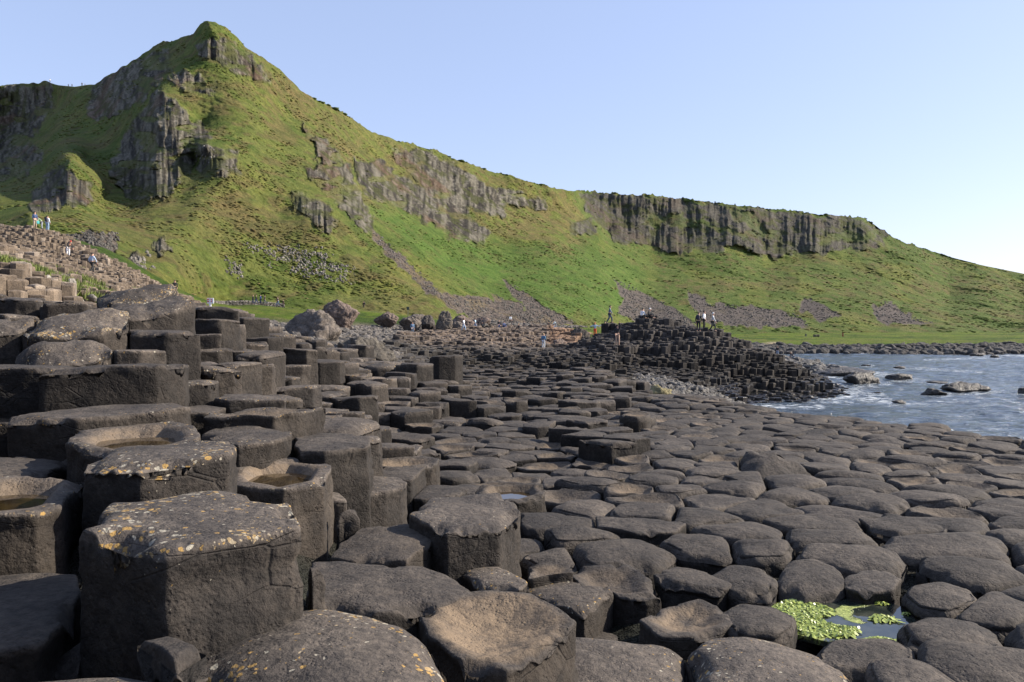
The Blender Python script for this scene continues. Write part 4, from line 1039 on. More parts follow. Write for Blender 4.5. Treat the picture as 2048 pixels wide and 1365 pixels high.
def zone_words(px, d):
    if px < 420: return ('low on the left stack' if d < 3 else 'half way up the left stack' if d < 6 else 'at the top of the left stack')
    if px < 800: return ('at the foot of the left stack' if d < 5 else 'on the right flank of the left stack' if d < 9 else 'behind the left stack towards the loose stones')
    if px < 1280: return ('around the rusty hollow column' if d < 4 else 'in the middle of the pavement around the round pool' if d < 8 else 'among the blocks in the centre distance')
    if px < 1560: return ('left of the green algae pool' if d < 4.2 else 'in the centre right pavement' if d < 8 else 'in the far centre right pavement')
    return ('beside the green algae pool' if d < 4.2 else 'behind the green algae pool' if d < 6.5 else 'along the sea edge of the right pavement')
SHORT = {0: 'big lichen flecked block', 5: 'lichen edged block', 6: 'long rain pool column', 4: 'left edge puddle column', 10: 'tall dark square block', 13: 'pale topped block',
 15: 'long pale crusted slab', 19: 'topmost rough boulder', 25: 'yellow crusted humped column', 2: 'bottom orange flecked dome', 52: 'sunlit yellow faced pool column', 56: 'cracked front column',
 60: 'pale rimmed pool column', 65: 'rusty hollow column', 70: 'orange striped column', 67: 'orange spotted bottom dome'}
def kfind(x0): return [k for k in range(len(HC)) if HC[k][0] == x0][0]
for _x, _n, _l in ((1476, 'rough broken lump', 'rough broken lump of rock standing out of the right hand pavement'), (1350, 'upstanding rounded stump', 'upstanding rounded stump above the pavement, centre right'),
                   (1310, 'slim square pillar', 'slim square pillar with a black left face where the pavement starts'), (1262, 'squat block beside the pillar', 'squat dark block just left of the slim square pillar'),
                   (1125, 'dished black fronted block', 'block with a dished top and black front in the centre distance'), (808, 'pair of tall dark pillars', 'tallest dark pillar of the pair behind the left stack'),
                   (870, 'black fronted block', 'black fronted rounded block in the middle distance, centre left'), (647, 'notched block', 'notched dark block above the humps right of the left stack'),
                   (1302, 'black fronted slab', 'slab with a long black front left of the algae pool'), (1545, 'dome behind the algae pool', 'smooth dome directly behind the left end of the algae pool'),
                   (1785, 'broad dome right of the pool', 'broad dome at the right end of the green algae pool'), (1085, 'dome before the rimmed pool', 'dark dome in front of the pale rimmed pool column, slightly right'), (940, 'square centre block', 'square block with a black left face in the centre of the stepped field'),
                   (1675, 'middle right dome', 'domed column top two rows behind the algae pool')):
    LAB[kfind(_x)] = _l; SHORT[kfind(_x)] = _n
SPP = {k: PROJ(HCX[k][0], HCX[k][1], HCX[k][2]) for k in SHORT}
ORD = ['', 'second ', 'third ', 'fourth ', 'fifth ', 'sixth ', 'seventh ', 'eighth ', 'ninth ', 'tenth ', 'eleventh ', 'twelfth ', 'thirteenth ', 'fourteenth ', 'fifteenth ', 'sixteenth ', 'seventeenth ', 'eighteenth ', 'nineteenth ', 'twentieth '] + [t + u + ' ' for t in ('twenty ', 'thirty ', 'forty ') for u in ('first', 'second', 'third', 'fourth', 'fifth', 'sixth', 'seventh', 'eighth', 'ninth')]
def relations():
    rel = {}; bucket = {}
    for i in single:
        if i in LAB: continue
        px, py = PROJ(SX[i], SY[i], info[i][0])
        k = min(SPP, key=lambda q: math.hypot(SPP[q][0] - px, (SPP[q][1] - py) * 2))
        dx, dy = px - SPP[k][0], (py - SPP[k][1]) * 2
        w = ('right of' if dx > 0 else 'left of') if abs(dx) > abs(dy) else ('in front of' if dy > 0 else 'behind')
        st = {'f': 'flat', 'd': 'domed', 'b': 'dished', 'p': 'pooled', 'r': 'rough', 'B': 'hollow'}[info[i][1]]
        bucket.setdefault((k, w, st), []).append((math.hypot(dx, dy), i))
    for (k, w, st), L in bucket.items():
        for n, (d_, i) in enumerate(sorted(L)):
            near = 'nearest ' if n == 0 and len(L) > 1 else ''
            far_ = ORD[n] + 'nearest ' if n else near
            rel[i] = far_ + st + ' topped basalt column ' + w + ' the ' + SHORT[k]
    return rel
REL = relations()
STW = {'f': 'flat topped', 'd': 'domed', 'b': 'dished', 'p': 'pool topped', 'r': 'rough topped', 'B': 'hollow topped'}
acc = {'F': [], 'R': [], 'M': [], 'T': []}
for i in range(len(seeds)):
    if len(polys[i]) < 3 or area(polys[i]) < .004: continue
    z = seeds[i][3]; h = info[i][0]
    if i in single:
        w = sizes[i] * F * .5
        nang = int(np.clip(w * 1.1, 30, 132)); lod = 2 if w > 32 else 1
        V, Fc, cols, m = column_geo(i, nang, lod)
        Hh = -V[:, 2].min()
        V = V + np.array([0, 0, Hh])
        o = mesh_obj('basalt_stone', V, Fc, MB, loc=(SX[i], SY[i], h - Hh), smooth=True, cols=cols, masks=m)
        st = info[i][1]
        if i in LAB:
            tag(o, LAB[i], 'rock column', 'basalt columns of the causeway')
        else:
            zw = zone_words(SPX[i], SY[i])
            tall = 'tall ' if h - lows[i] > .22 else 'low '
            lw = ' with lichen' if info[i][2] > .45 else ' with tan silt' if info[i][3] > .45 else ''
            tag(o, REL[i], 'rock column', 'basalt columns of the causeway')
    else:
        if z in 'HF':
            px, py = PROJ(SX[i], SY[i], h)
            vis = -150 < px < 2200
            near = SY[i] < 16
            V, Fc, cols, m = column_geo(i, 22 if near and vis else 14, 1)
            z = 'F'
        else:
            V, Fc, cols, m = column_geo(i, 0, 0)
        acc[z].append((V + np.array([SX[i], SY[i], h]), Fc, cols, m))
def joined(name, parts, mat, smooth, **kw):
    n = 0; Fs = []
    for V, Fc, c, m in parts:
        Fs += [tuple(a + n for a in f) for f in Fc]; n += len(V)
    o = mesh_obj(name, np.vstack([p[0] for p in parts]), Fs, mat, smooth=smooth, cols=np.vstack([p[2] for p in parts]), masks=np.vstack([p[3] for p in parts]))
    return tag(o, kind='stuff', **kw)
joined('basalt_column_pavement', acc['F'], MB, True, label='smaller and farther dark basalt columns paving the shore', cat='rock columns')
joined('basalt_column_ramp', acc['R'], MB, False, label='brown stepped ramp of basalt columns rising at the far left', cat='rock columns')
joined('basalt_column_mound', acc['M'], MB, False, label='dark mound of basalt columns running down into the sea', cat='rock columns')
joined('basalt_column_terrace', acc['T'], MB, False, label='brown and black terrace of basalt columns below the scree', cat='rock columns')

# ------------------------------------------------------------------ pools
def pool(name, x, y, z, rx, ry, mat, label, seed=0):
    n = 48
    th = np.linspace(0, 2 * math.pi, n, endpoint=False)
    w = 1 + .10 * fbm(np.cos(th) * 1.5 + seed, np.sin(th) * 1.5, 0, 5, 3)
    V = np.vstack([[0, 0, 0], np.c_[np.cos(th) * rx * w, np.sin(th) * ry * w, np.zeros(n)]])
    Fc = [(0, 1 + k, 1 + (k + 1) % n) for k in range(n)]
    V2 = V.copy(); V2[:, 2] -= .02
    Fc += [(1 + k, n + 2 + k, n + 2 + (k + 1) % n, 1 + (k + 1) % n) for k in range(n)]
    o = mesh_obj(name, np.vstack([V, V2]), Fc, mat, loc=(x, y, z))
    tag(o, label, 'pool', 'rain pools on the columns' if name == 'rain_pool' else None)
for k, lb in ((4, 'brown puddle on the column at the left edge of the photo'), (6, 'long dark rain pool in the wide hollow column, mid left'),
              (52, 'round brown pool in the column with the sunlit yellow face'), (60, 'round olive pool with a pale rim, centre of the photo')):
    x, y, z, r = HCX[k][:4]
    pool('rain_pool', x, y, z - .038, r * .60, r * .55, MPOOL, lb, k)
wa, wb2 = HCX[[k for k in range(len(HCX)) if HCX[k][4] == 'w'][0]], HCX[[k for k in range(len(HCX)) if HCX[k][4] == 'w'][1]]
pool('rock_pool', (wa[0] + wb2[0]) / 2, (wa[1] + wb2[1]) / 2, (wa[2] + wb2[2]) / 2 - .022, .31, .27, MALGAE, 'rock pool with bright green algae among the right hand columns', 3)

def algae():
    t = NT('green_algae')
    t.l(t.mix(t.noise(t.pos(), 60, 3), (.12, .19, .02), (.42, .46, .12)), t.b.inputs['Base Color']); t.b.inputs['Roughness'].default_value = .35
    r = np.random.default_rng(6)
    cx, cy, cz = (wa[0] + wb2[0]) / 2, (wa[1] + wb2[1]) / 2, (wa[2] + wb2[2]) / 2 - .022
    V, Fc = [], []; n = 0
    while n < 2600:
        x, y = r.uniform(-.29, .26), r.uniform(-.24, .25)
        q = float(fbm(np.array([x * 7]), np.array([y * 9]), 0, 8, 4)[0]) - .9 * (x - .02)
        if q < .05 + r.uniform(-.12, .12) or (x / .29) ** 2 + (y / .25) ** 2 > 1: n += .05; continue
        n += 1
        a = r.uniform(0, 6.28); L = r.uniform(.006, .026); w = r.uniform(.002, .006); ca, sa = math.cos(a), math.sin(a)
        z0, z1, z2 = cz + r.uniform(0, .004), cz + r.uniform(.002, .012), cz + r.uniform(0, .004)
        b = len(V)
        for k, z in ((-1, z0), (0, z1), (1, z2)):
            ox, oy = cx + x + k * L * ca + (k == 0) * w * r.uniform(-1, 1), cy + y + k * L * sa
            V += [(ox - w * sa, oy + w * ca, z), (ox + w * sa, oy - w * ca, z + .001)]
        Fc += [(b, b + 1, b + 3, b + 2), (b + 2, b + 3, b + 5, b + 4)]
    o = mesh_obj('pool_algae', V, Fc, t.m)
    tag(o, 'bright yellow green algae strands floating on the rock pool', 'algae', kind='stuff')
algae()

# ------------------------------------------------------------------ rocks
def ico(sub):
    bm = bmesh.new(); bmesh.ops.create_icosphere(bm, subdivisions=sub, radius=1)
    V = np.array([v.co[:] for v in bm.verts]); Fc = [tuple(v.index for v in f.verts) for f in bm.faces]
    bm.free(); return V, Fc
ICO = {k: ico(k) for k in (1, 2, 3, 4, 5)}
def rock_geo(sub, seed, sx, sy, sz, planes=9, amp=.06, flatbot=True):
    V, Fc = ICO[sub]
    r = np.random.default_rng(seed)
    N = r.normal(size=(planes, 3)); N /= np.linalg.norm(N, axis=1)[:, None]
    c = r.uniform(.50, .86, planes)
    dn = V @ N.T
    s = np.min(np.where(dn > .05, c[None] / np.maximum(dn, .05), 9), axis=1)
    s = np.minimum(s, 1.0)
    P = V * s[:, None]
    P = P * (1 + amp * fbm(V[:, 0] * 2.2 + seed, V[:, 1] * 2.2, V[:, 2] * 2.2, seed, 4))[:, None]
    return P * np.array([sx, sy, sz]), Fc
def boulder(px0, px1, ytop, ybase, d, label, seed, col, cat='boulder', name='boulder', group=None, wet=0., sub=5, deep=.8, planes=9, amp=.07, lich=.3):
    wpx = px1 - px0
    wdt = wpx * d / F; hgt = (ybase - ytop) * d / F
    V, Fc = rock_geo(sub, seed, wdt / 2 * 1.08, wdt / 2 * deep, hgt * .78, planes, amp)
    V[:, 2] += hgt * .30
    sc = V[:, 2].max(); V[:, 2] *= hgt / sc
    V[:, 0] *= (wdt / 2) / max(abs(V[:, 0].max()), abs(V[:, 0].min()))
    dn = fbm(V[:, 0] * 1.7, V[:, 1] * 1.7, V[:, 2] * 1.7, seed, 4)
    dn2 = 1 - np.abs(fbm(V[:, 0] * 2.6 + seed, V[:, 1] * 2.6, V[:, 2] * 3.4, seed + 5, 4))
    V = V * (1 + .05 * dn + .16 * (dn2 - .75))[:, None]
    x = float(XP((px0 + px1) / 2, ybase, d)); z = float(ZP(ybase, d))
    c = np.repeat(np.array(col)[None], len(V), 0) * (1 + .25 * dn)[:, None]
    m = np.zeros((len(V), 3)); m[:, 1] = lich; m[:, 2] = wet
    o = mesh_obj(name, V, Fc, MROCK, loc=(x, d, z), smooth=True, cols=c, masks=m)
    tag(o, label, cat, group)
    return o
def mat_rock():
    t = NT('boulder_rock')
    p = t.pos()
    col = t.attr('Col').outputs['Color']
    msk = t.n('ShaderNodeSeparateColor'); t.l(t.attr('Mask').outputs['Color'], msk.inputs[0])
    c = t.mix(1.0, col, t.mix(t.ramp(t.noise(p, 1.6, 7, .72), .3, .7), (.36, .36, .37), (1.12, 1.1, 1.06)), 'MULTIPLY')
    l = t.math('MULTIPLY', t.ramp(t.noise(p, 3.5, 5, .75), .55, .68), msk.outputs[1])
    c = t.mix(l, c, (.25, .23, .19))
    t.l(c, t.b.inputs['Base Color'])
    rr = t.n('ShaderNodeMapRange'); t.l(msk.outputs[2], rr.inputs['Value']); rr.inputs['To Min'].default_value = .92; rr.inputs['To Max'].default_value = .22
    t.l(rr.outputs[0], t.b.inputs['Roughness'])
    nb = t.bump(t.noise(p, 1.1, 8, .72), 1.0, .35)
    nb = t.bump(t.ramp(t.vor(t.pos((1, 1, .6)), 1.4, 'DISTANCE_TO_EDGE'), 0, .12), .5, .12, nb)
    nb = t.bump(t.noise(p, 9, 5, .7), .7, .05, nb)
    t.l(nb, t.b.inputs['Normal'])
    return t.m
MROCK = mat_rock()
GB = 'big boulders at the foot of the grassy slope'
BR = (.185, .140, .118); BG = (.165, .140, .120)
boulder(562, 682, 620, 697, 58, 'largest craggy boulder, sloping to the left, among the loose stones', 5, BG, group=GB, planes=8, deep=.9)
boulder(645, 719, 599, 644, 88, 'square reddish boulder standing on the grass behind the largest one', 11, BR, group=GB, planes=7, deep=.7)
boulder(747, 799, 624, 648, 108, 'rounded reddish boulder right of the square boulder', 23, BR, group=GB)
boulder(795, 842, 632, 656, 106, 'rounded brown boulder behind the blue coated person', 31, BG, group=GB)
boulder(815, 852, 629, 648, 116, 'low brown boulder behind the rounded pair', 37, BG, group=GB)
boulder(842, 872, 631, 655, 110, 'dark shadowed boulder left of the tall pale crested one', 41, (.07, .06, .055), group=GB)
boulder(866, 906, 622, 658, 106, 'tall boulder with a pale crest left of the white topped walker', 43, (.13, .11, .09), group=GB, lich=.9)
boulder(900, 928, 643, 659, 112, 'small boulder at the foot of the tall pale crested one', 47, BG, group=GB)
boulder(904, 950, 630, 650, 124, 'low red brown boulder behind the white topped walker', 53, BR, group=GB)
boulder(940, 985, 634, 652, 140, 'red brown slab boulder below the scree behind the terrace', 59, BR, group=GB)
boulder(1140, 1184, 655, 676, 104, 'rounded dark boulder between the orange mound and the dark mound', 61, (.085, .072, .062), group=GB)
boulder(1100, 1140, 678, 697, 92, 'rough brown rock at the foot of the orange column mound', 67, BR, group=GB)
boulder(670, 790, 672, 722, 36, 'weathered ribbed rock outcrop where the stones meet the dark blocks', 71, (.10, .088, .072), group=GB, amp=.16, lich=.8)
boulder(850, 905, 716, 752, 27, 'low ribbed rock outcrop behind the centre blocks', 73, (.085, .078, .068), group=GB, amp=.16, lich=.7)
boulder(1275, 1345, 768, 800, 42, 'low rock covered in yellow seaweed behind the far end of the pavement', 79, (.30, .26, .13), group=GB, amp=.2, lich=.0)
for k, (px, py, hw, hh, lb) in enumerate(SEAROCKS):
    d = SEA / (ZP(py, 1.0))
    boulder(px - hw, px + hw, py - hh, py, float(d), lb, 100 + k * 7, (.052, .046, .040), cat='sea rock', name='sea_rock', group='rocks standing in the bay', wet=.55, sub=4, deep=.75, amp=.12, lich=.25)
# pale lichened boulders on the ramp
k = 0
for (px, py, w, hh) in [(95, 565, 20, 14), (118, 572, 18, 10), (135, 590, 24, 14), (145, 570, 18, 14), (122, 588, 16, 10), (160, 604, 26, 12), (135, 602, 20, 9), (60, 553, 18, 9), (185, 598, 20, 9), (110, 592, 14, 9)]:
    boulder(px - w / 2, px + w / 2, py - hh, py + 2, 26 - (py - 553) * .06, ['second pale rock from the left in the grassy hollow of the ramp', 'uppermost pale rock in the grassy hollow of the ramp', 'pale rock in the very middle of the heap in the ramp hollow', 'upper right pale rock of the heap in the ramp hollow', 'small pale rock wedged in the middle of the ramp heap', 'largest pale rock at the lower right of the ramp hollow', 'low pale rock just left of the largest one on the ramp', 'leftmost pale rock, up beside the tufts on the ramp', 'rightmost pale rock in the grassy hollow of the ramp', 'lowest left small pale rock of the ramp heap'][k], 200 + k, (.42, .39, .34), cat='rock', name='loose_rock', group='pale loose rocks on the brown ramp', sub=3, amp=.15, lich=.6)
    k += 1

def stones(name, n, sampler, smin, smax, colf, label, cat, flat=.6, wetf=None, seed=5):
    r = np.random.default_rng(seed)
    vs, fs, cs, ms = [], [], [], []; nv = 0
    var = [rock_geo(1 if smax < .8 else 2, 300 + q, 1, 1, 1, 7, .1)[0] for q in range(14)]
    Fc = np.array(ICO[1 if smax < .8 else 2][1])
    for x, y, z in sampler(r, n):
        s = smin + (smax - smin) * r.random() ** 2.5
        a, b = r.uniform(0, 6.28), r.uniform(-.5, .5)
        P = var[r.integers(14)] * np.array([s, s * r.uniform(.6, 1), s * flat * r.uniform(.7, 1.2)])
        ca, sa, cb, sb = math.cos(a), math.sin(a), math.cos(b), math.sin(b)
        P = P @ np.array([[ca, sa, 0], [-sa, ca, 0], [0, 0, 1]]) @ np.array([[cb, 0, sb], [0, 1, 0], [-sb, 0, cb]])
        vs.append(P + np.array([x, y, z + s * flat * .35])); fs.append(Fc + nv); nv += len(P)
        c = colf(r, x, y); cs.append(np.repeat(np.array(c)[None], len(P), 0))
        mm = np.zeros((len(P), 3)); mm[:, 1] = .15
        if wetf: mm[:, 2] = wetf(x, y, z)
        ms.append(mm)
    o = mesh_obj(name, np.vstack(vs), np.vstack(fs).tolist(), MROCK, cols=np.vstack(cs), masks=np.vstack(ms))
    tag(o, label, cat, kind='stuff')
def polysampler(poly, off=0.0):
    P = np.array(poly, float)
    def f(r, n):
        out = []
        while len(out) < n:
            px = r.uniform(P[:, 0].min(), P[:, 0].max(), n); d = np.sqrt(r.uniform(P[:, 1].min() ** 2, P[:, 1].max() ** 2, n))
            ok = inpoly(px, d, poly)
            px, d = px[ok], d[ok]
            z = ground_z(px, d) + off
            out += list(zip(PXD(px, d), d, z))
        return out[:n]
    return f
def grey(r, x, y):
    v = r.uniform(.09, .22); return (v, v * .90, v * .80)
def dark(r, x, y):
    v = r.uniform(.05, .12); return (v, v * .94, v * .88)
stones('loose_stones', 9000, polysampler([(400, 60), (480, 34), (640, 30), (760, 34), (800, 50), (830, 80), (880, 108), (830, 125), (760, 112), (690, 92), (560, 84), (500, 84), (430, 78)], -.35), .13, .62, grey, 'field of loose grey stones between the left stack and the boulders', 'stones')
stones('shore_cobbles', 2600, polysampler([(1225, 44), (1290, 40), (1420, 46), (1490, 56), (1470, 62), (1380, 60), (1290, 58), (1230, 56)], -.2), .14, .5, lambda r, x, y: (lambda v: (v, v * .9, v * .78))(r.uniform(.05, .13)), 'wet cobbles in the hollow before the dark mound', 'stones', wetf=lambda x, y, z: .5, seed=8)
stones('rubble_spit', 2200, polysampler([(1500, 84), (1560, 84), (1600, 88), (1690, 92), (1730, 98), (1690, 108), (1600, 118), (1540, 122), (1490, 110)], -.15), .25, 1.1, dark, 'dark rubble spit beyond the mound in the bay', 'stones', wetf=lambda x, y, z: .35, seed=9)
stones('beach_boulders', 4200, polysampler([(1500, 124), (1560, 146), (1700, 147), (1850, 143), (1950, 144), (2048, 148), (2400, 150), (2400, 174), (2048, 168), (1800, 166), (1560, 164), (1480, 156)], .0), .3, 1.5, lambda r, x, y: (lambda v: (v, v * .93, v * .88))(r.uniform(.04, .11)), 'dark boulder beach along the far side of the bay', 'stones', seed=10)
stones('scree_toe_stones', 1400, polysampler([(900, 125), (1000, 140), (1120, 165), (1180, 210), (1060, 190), (960, 165), (880, 140)], 0), .2, .8, grey, 'scattered stones at the foot of the scree behind the terrace', 'stones', seed=12)

def slope_stones():
    r = np.random.default_rng(44)
    vs, fs, cs, ms = [], [], [], []; nv = 0
    Fc = np.array(ICO[1][1])
    def put(px, py, s, v):
        nonlocal nv
        c = hill_point(px, py)
        P = rock_geo(1, int(r.integers(4000)), s * r.uniform(.5, 1), s * r.uniform(.6, 1), s * r.uniform(.6, 1.1), 6, .15)[0]
        vs.append(P + c + np.array([0, -.1 * s, .05 * s])); fs.append(Fc + nv); nv += len(P)
        cs.append(np.repeat(np.array([[v, v * .93, v * .82]]), len(P), 0)); ms.append(np.tile([0, .35, 0], (len(P), 1)))
    for poly, n in ((WHITE[0], 620), (WHITE[1], 60), ([(395, 300), (425, 292), (430, 318), (400, 330)], 30), ([(250, 520), (290, 505), (300, 535), (262, 545)], 60), ([(1090, 662), (1180, 668), (1180, 680), (1090, 676)], 20)):
        P = np.array(poly); k = 0
        while k < n:
            px, py = r.uniform(P[:, 0].min() - 8, P[:, 0].max() + 8), r.uniform(P[:, 1].min() - 5, P[:, 1].max() + 5)
            dd = float(polydist(np.array([px]), np.array([py]), poly)[0])
            if dd < -6 or (dd < 3 and r.random() < .7): continue
            if float(fbm(np.array([px / 14.]), np.array([py / 10.]), 0, 3, 2)[0]) < -.22: k += .3; continue
            put(px, py, r.uniform(.2, .55), r.uniform(.10, .26)); k += 1
    for poly, n in zip(SCREE[:9], (350, 160, 500, 350, 120, 700, 700, 120, 220)):
        P = np.array(poly); k = 0
        while k < n:
            px, py = r.uniform(P[:, 0].min(), P[:, 0].max()), r.uniform(P[:, 1].min(), P[:, 1].max())
            if not inpoly(np.array([px]), np.array([py]), poly)[0]: continue
            put(px, py, r.uniform(.2, .5) * (1.4 if px > 1180 else 1), (r.uniform(.06, .13) if px < 300 else r.uniform(.08, .20))); k += 1
    o = mesh_obj('slope_stones', np.vstack(vs), np.vstack(fs).tolist(), MROCK, cols=np.vstack(cs), masks=np.vstack(ms))
    tag(o, 'pale stones and scree lying on the green slope', 'stones', kind='stuff')
slope_stones()
def tussocks():
    t = NT('tussock_grass')
    t.l(t.mix(1.0, t.attr('Col').outputs['Color'], t.mix(t.noise(t.pos((1, 1, .5)), 4, 4, .7), (.5, .52, .5), (1.15, 1.18, 1.15)), 'MULTIPLY'), t.b.inputs['Base Color'])
    t.b.inputs['Roughness'].default_value = .95; t.b.inputs['Specular IOR Level'].default_value = .1
    r = np.random.default_rng(77)
    V0 = np.array(ICO[1][0]); Fc = np.array(ICO[1][1])
    var = []
    for q in range(10):
        v = V0 * (1 + .35 * fbm(V0[:, 0] * 2 + q * 9, V0[:, 1] * 2, V0[:, 2] * 2, q, 2))[:, None]
        v[:, 2] = np.where(v[:, 2] < 0, v[:, 2] * .3, v[:, 2]); var.append(v)
    vs, fs, cs = [], [], []; nv = 0
    H, yt, yb, pxs = HILL['V'], HILL['ytop'], HILL['ybot'], HILL['px']
    nr = H.shape[1]; n = 0
    while n < 11000:
        i = int(r.integers(0, len(pxs))); px = pxs[i]; tt = r.random() ** .9
        j = int(tt * (nr - 1)); py = yt[i] + (yb[i] - yt[i]) * tt
        rk, sc = HILL['rock'][i, j], HILL['scree'][i, j]
        if sc > .2 or r.random() < rk * .9: continue
        c = H[i, j]
        cl = float(fbm(np.array([c[0] / 9.]), np.array([c[1] / 9.]), np.array([c[2] / 9.]), 5, 2)[0])
        if cl < r.uniform(-.25, .35): continue
        far = px > 1180
        if far and r.random() < .55: continue
        s = r.uniform(.22, .55) * (1.5 if far else 1.0) * (1.3 if c[1] > 300 else 1)
        P = var[r.integers(10)] * np.array([s * r.uniform(.8, 1.5), s, s * r.uniform(.25, .55)])
        vs.append(P + c); fs.append(Fc + nv); nv += len(P); n += 1
        base = HILL['col'][i, j] * (1 - rk) + np.array([.09, .10, .03]) * rk
        g = base * r.uniform(.78, 1.2) * np.array([1, r.uniform(.9, 1.08), 1])
        if r.random() < .10: g = np.array([.20, .165, .075]) * r.uniform(.7, 1.1)
        cs.append(np.repeat(g[None], len(P), 0))
    # bushes along the rim of the ridge
    for k in range(150):
        px = r.uniform(560, 1760); i = int(np.clip(np.searchsorted(pxs, px), 0, len(pxs) - 1)); c = H[i, 1]
        if float(fbm(np.array([px / 40.]), np.array([0.]), np.array([0.]), 9, 2)[0]) < -.1: continue
        s = r.uniform(.4, 1.3)
        P = var[r.integers(10)] * np.array([s * 1.5, s, s * .8]); vs.append(P + c); fs.append(Fc + nv); nv += len(P)
        cs.append(np.repeat(np.array([[.07, .09, .03]]) * r.uniform(.7, 1.3), len(P), 0))
    o = mesh_obj('slope_tussocks', np.vstack(vs), np.vstack(fs).tolist(), t.m, smooth=True, cols=np.vstack(cs))
    tag(o, 'grass tussocks and low bushes covering the green slopes', 'grass', kind='stuff')
tussocks()

# grass tufts growing on the brown ramp
def tufts():
    t = NT('tuft_grass')
    f = t.noise(t.pos(), 3, 3)
    t.l(t.mix(f, (.07, .11, .02), (.15, .17, .04)), t.b.inputs['Base Color']); t.b.inputs['Roughness'].default_value = .9
    r = np.random.default_rng(4)
    V, Fc = [], []
    def patch(px, py, d, rx, ry, n):
        cx, cz = PXD(px, d), 0
        for _ in range(n):
            a = r.uniform(0, 6.28); q = math.sqrt(r.random())
            x = cx + math.cos(a) * q * rx; y = d + math.sin(a) * q * ry
            z = float(Gxy(x, y)) - .05
            b = len(V); h = r.uniform(.15, .38); w = .035; an = r.uniform(0, 3.14); lx, ly = r.uniform(-.15, .15, 2)
            V.extend([(x - w * math.cos(an), y - w * math.sin(an), z), (x + w * math.cos(an), y + w * math.sin(an), z), (x + lx, y + ly, z + h)])
            Fc.append((b, b + 1, b + 2))
    for (px, py, d, rx, ry, n) in [(85, 560, 27, .9, 2.2, 1500), (55, 545, 27, .5, 1.2, 500), (175, 590, 30, 1.1, 2.5, 1300), (160, 565, 36, 1.0, 1.5, 600), (175, 612, 25, .5, 1.2, 500), (35, 478, 70, 1.2, 3, 500), (330, 590, 60, 1.5, 4, 500), (150, 510, 66, 1, 2, 200)]:
        patch(px, py, d, rx, ry, n)
    o = mesh_obj('grass_tufts', V, Fc, t.m)
    tag(o, 'green grass tufts growing in the hollows of the brown ramp', 'grass', kind='stuff')
tufts()

# ------------------------------------------------------------------ dry stone wall, signs, picnic table
def wall():
    r = np.random.default_rng(3)
    vs, fs, cs, ms = [], [], [], []; nv = 0
    V0, Fc = ICO[1]; Fc = np.array(Fc)
    for px in np.arange(378, 568, .75):
        d = float(np.interp(px, *zip(*DBASE))) - 1.2
        z0 = float(ground_z(np.array([px]), np.array([d]))[0])
        for k in range(3):
            s = r.uniform(.18, .32)
            if px > 520 and r.random() < .35: continue
            P = rock_geo(1, int(r.integers(1000)), s, s, s * .75, 6, .1)[0] + np.array([PXD(px, d), d + r.uniform(-.15, .15), z0 + .1 + k * .26])
            vs.append(P); fs.append(Fc + nv); nv += len(P)
            v = r.uniform(.12, .34); cs.append(np.repeat(np.array([[v, v * .93, v * .82]]), len(P), 0)); ms.append(np.zeros((len(P), 3)))
    o = mesh_obj('dry_stone_wall', np.vstack(vs), np.vstack(fs).tolist(), MROCK, cols=np.vstack(cs), masks=np.vstack(ms))
    tag(o, 'low dry stone wall along the grass path below the slope', 'wall')
wall()
MWHITE = simple('white_paint', (.75, .76, .78), .5, .06); MRED = simple('red_paint', (.5, .05, .04), .5, .1); MGREY = simple('grey_metal', (.12, .13, .13), .5, .15)
MDGREEN = simple('dark_sign', (.03, .05, .05), .6, .1); MWOOD = simple('weathered_wood', (.17, .15, .12), .8, .2)
def bx(cx, cy, cz, sx, sy, sz, bev=.01):
    bm = bmesh.new(); bmesh.ops.create_cube(bm, size=1)
    for v in bm.verts: v.co = Vector((cx + v.co.x * sx, cy + v.co.y * sy, cz + v.co.z * sz))
    bmesh.ops.bevel(bm, geom=bm.edges[:], offset=bev, segments=1, affect='EDGES')
    V = [v.co[:] for v in bm.verts]; Fc = [tuple(v.index for v in f.verts) for f in bm.faces]; bm.free()
    return V, Fc
def sign(px, ytop, ybase, d, label):
    x = float(XP(px, ybase, d)); z = float(ZP(ybase, d)); h = (ybase - ytop) * d / F
    e = tag(empty('warning_sign', (x, d, z)), label, 'sign')
    mesh_obj('post', *bx(-.02, 0, h * .3, .14, .10, h * .8 + .4), MWHITE, e)
    mesh_obj('board', *bx(0, 0, h * .78, .50, .05, h * .46), MWHITE, e)
    mesh_obj('red_panel', *bx(-.05, -.035, h * .82, .34, .02, h * .26, .004), MRED, e)
    mesh_obj('white_stripe', *bx(-.05, -.052, h * .82, .30, .012, h * .06, .003), MWHITE, e)
sign(421, 597, 621, 60, 'white and red warning sign board standing at the foot of the ramp')
x = float(XP(816, 632, 158)); z = float(ZP(632, 158))
e = tag(empty('path_sign', (x, 158, z)), 'small dark sign on a thin post in the grass right of the boulders', 'sign')
mesh_obj('post', *bx(0, 0, .55, .09, .09, 1.5), MGREY, e)
mesh_obj('board', *bx(0, -.06, 1.45, .50, .05, .55), MDGREEN, e)
def picnic(px, py, d):
    x = PXD(px, d); z = float(ground_z(np.array([px]), np.array([d]))[0])
    e = tag(empty('picnic_table', (x, d, z), .4), 'grey wooden picnic table on the flat grass behind the beach', 'picnic table')
    mesh_obj('tabletop', *bx(0, 0, .76, 1.9, .75, .06), MWOOD, e)
    for s in (-1, 1):
        mesh_obj('bench', *bx(0, s * .72, .46, 1.9, .26, .05), MWOOD, e)
        mesh_obj('leg', *bx(s * .7, 0, .37, .1, 1.3, .74), MWOOD, e)
picnic(1633, 677, 262)
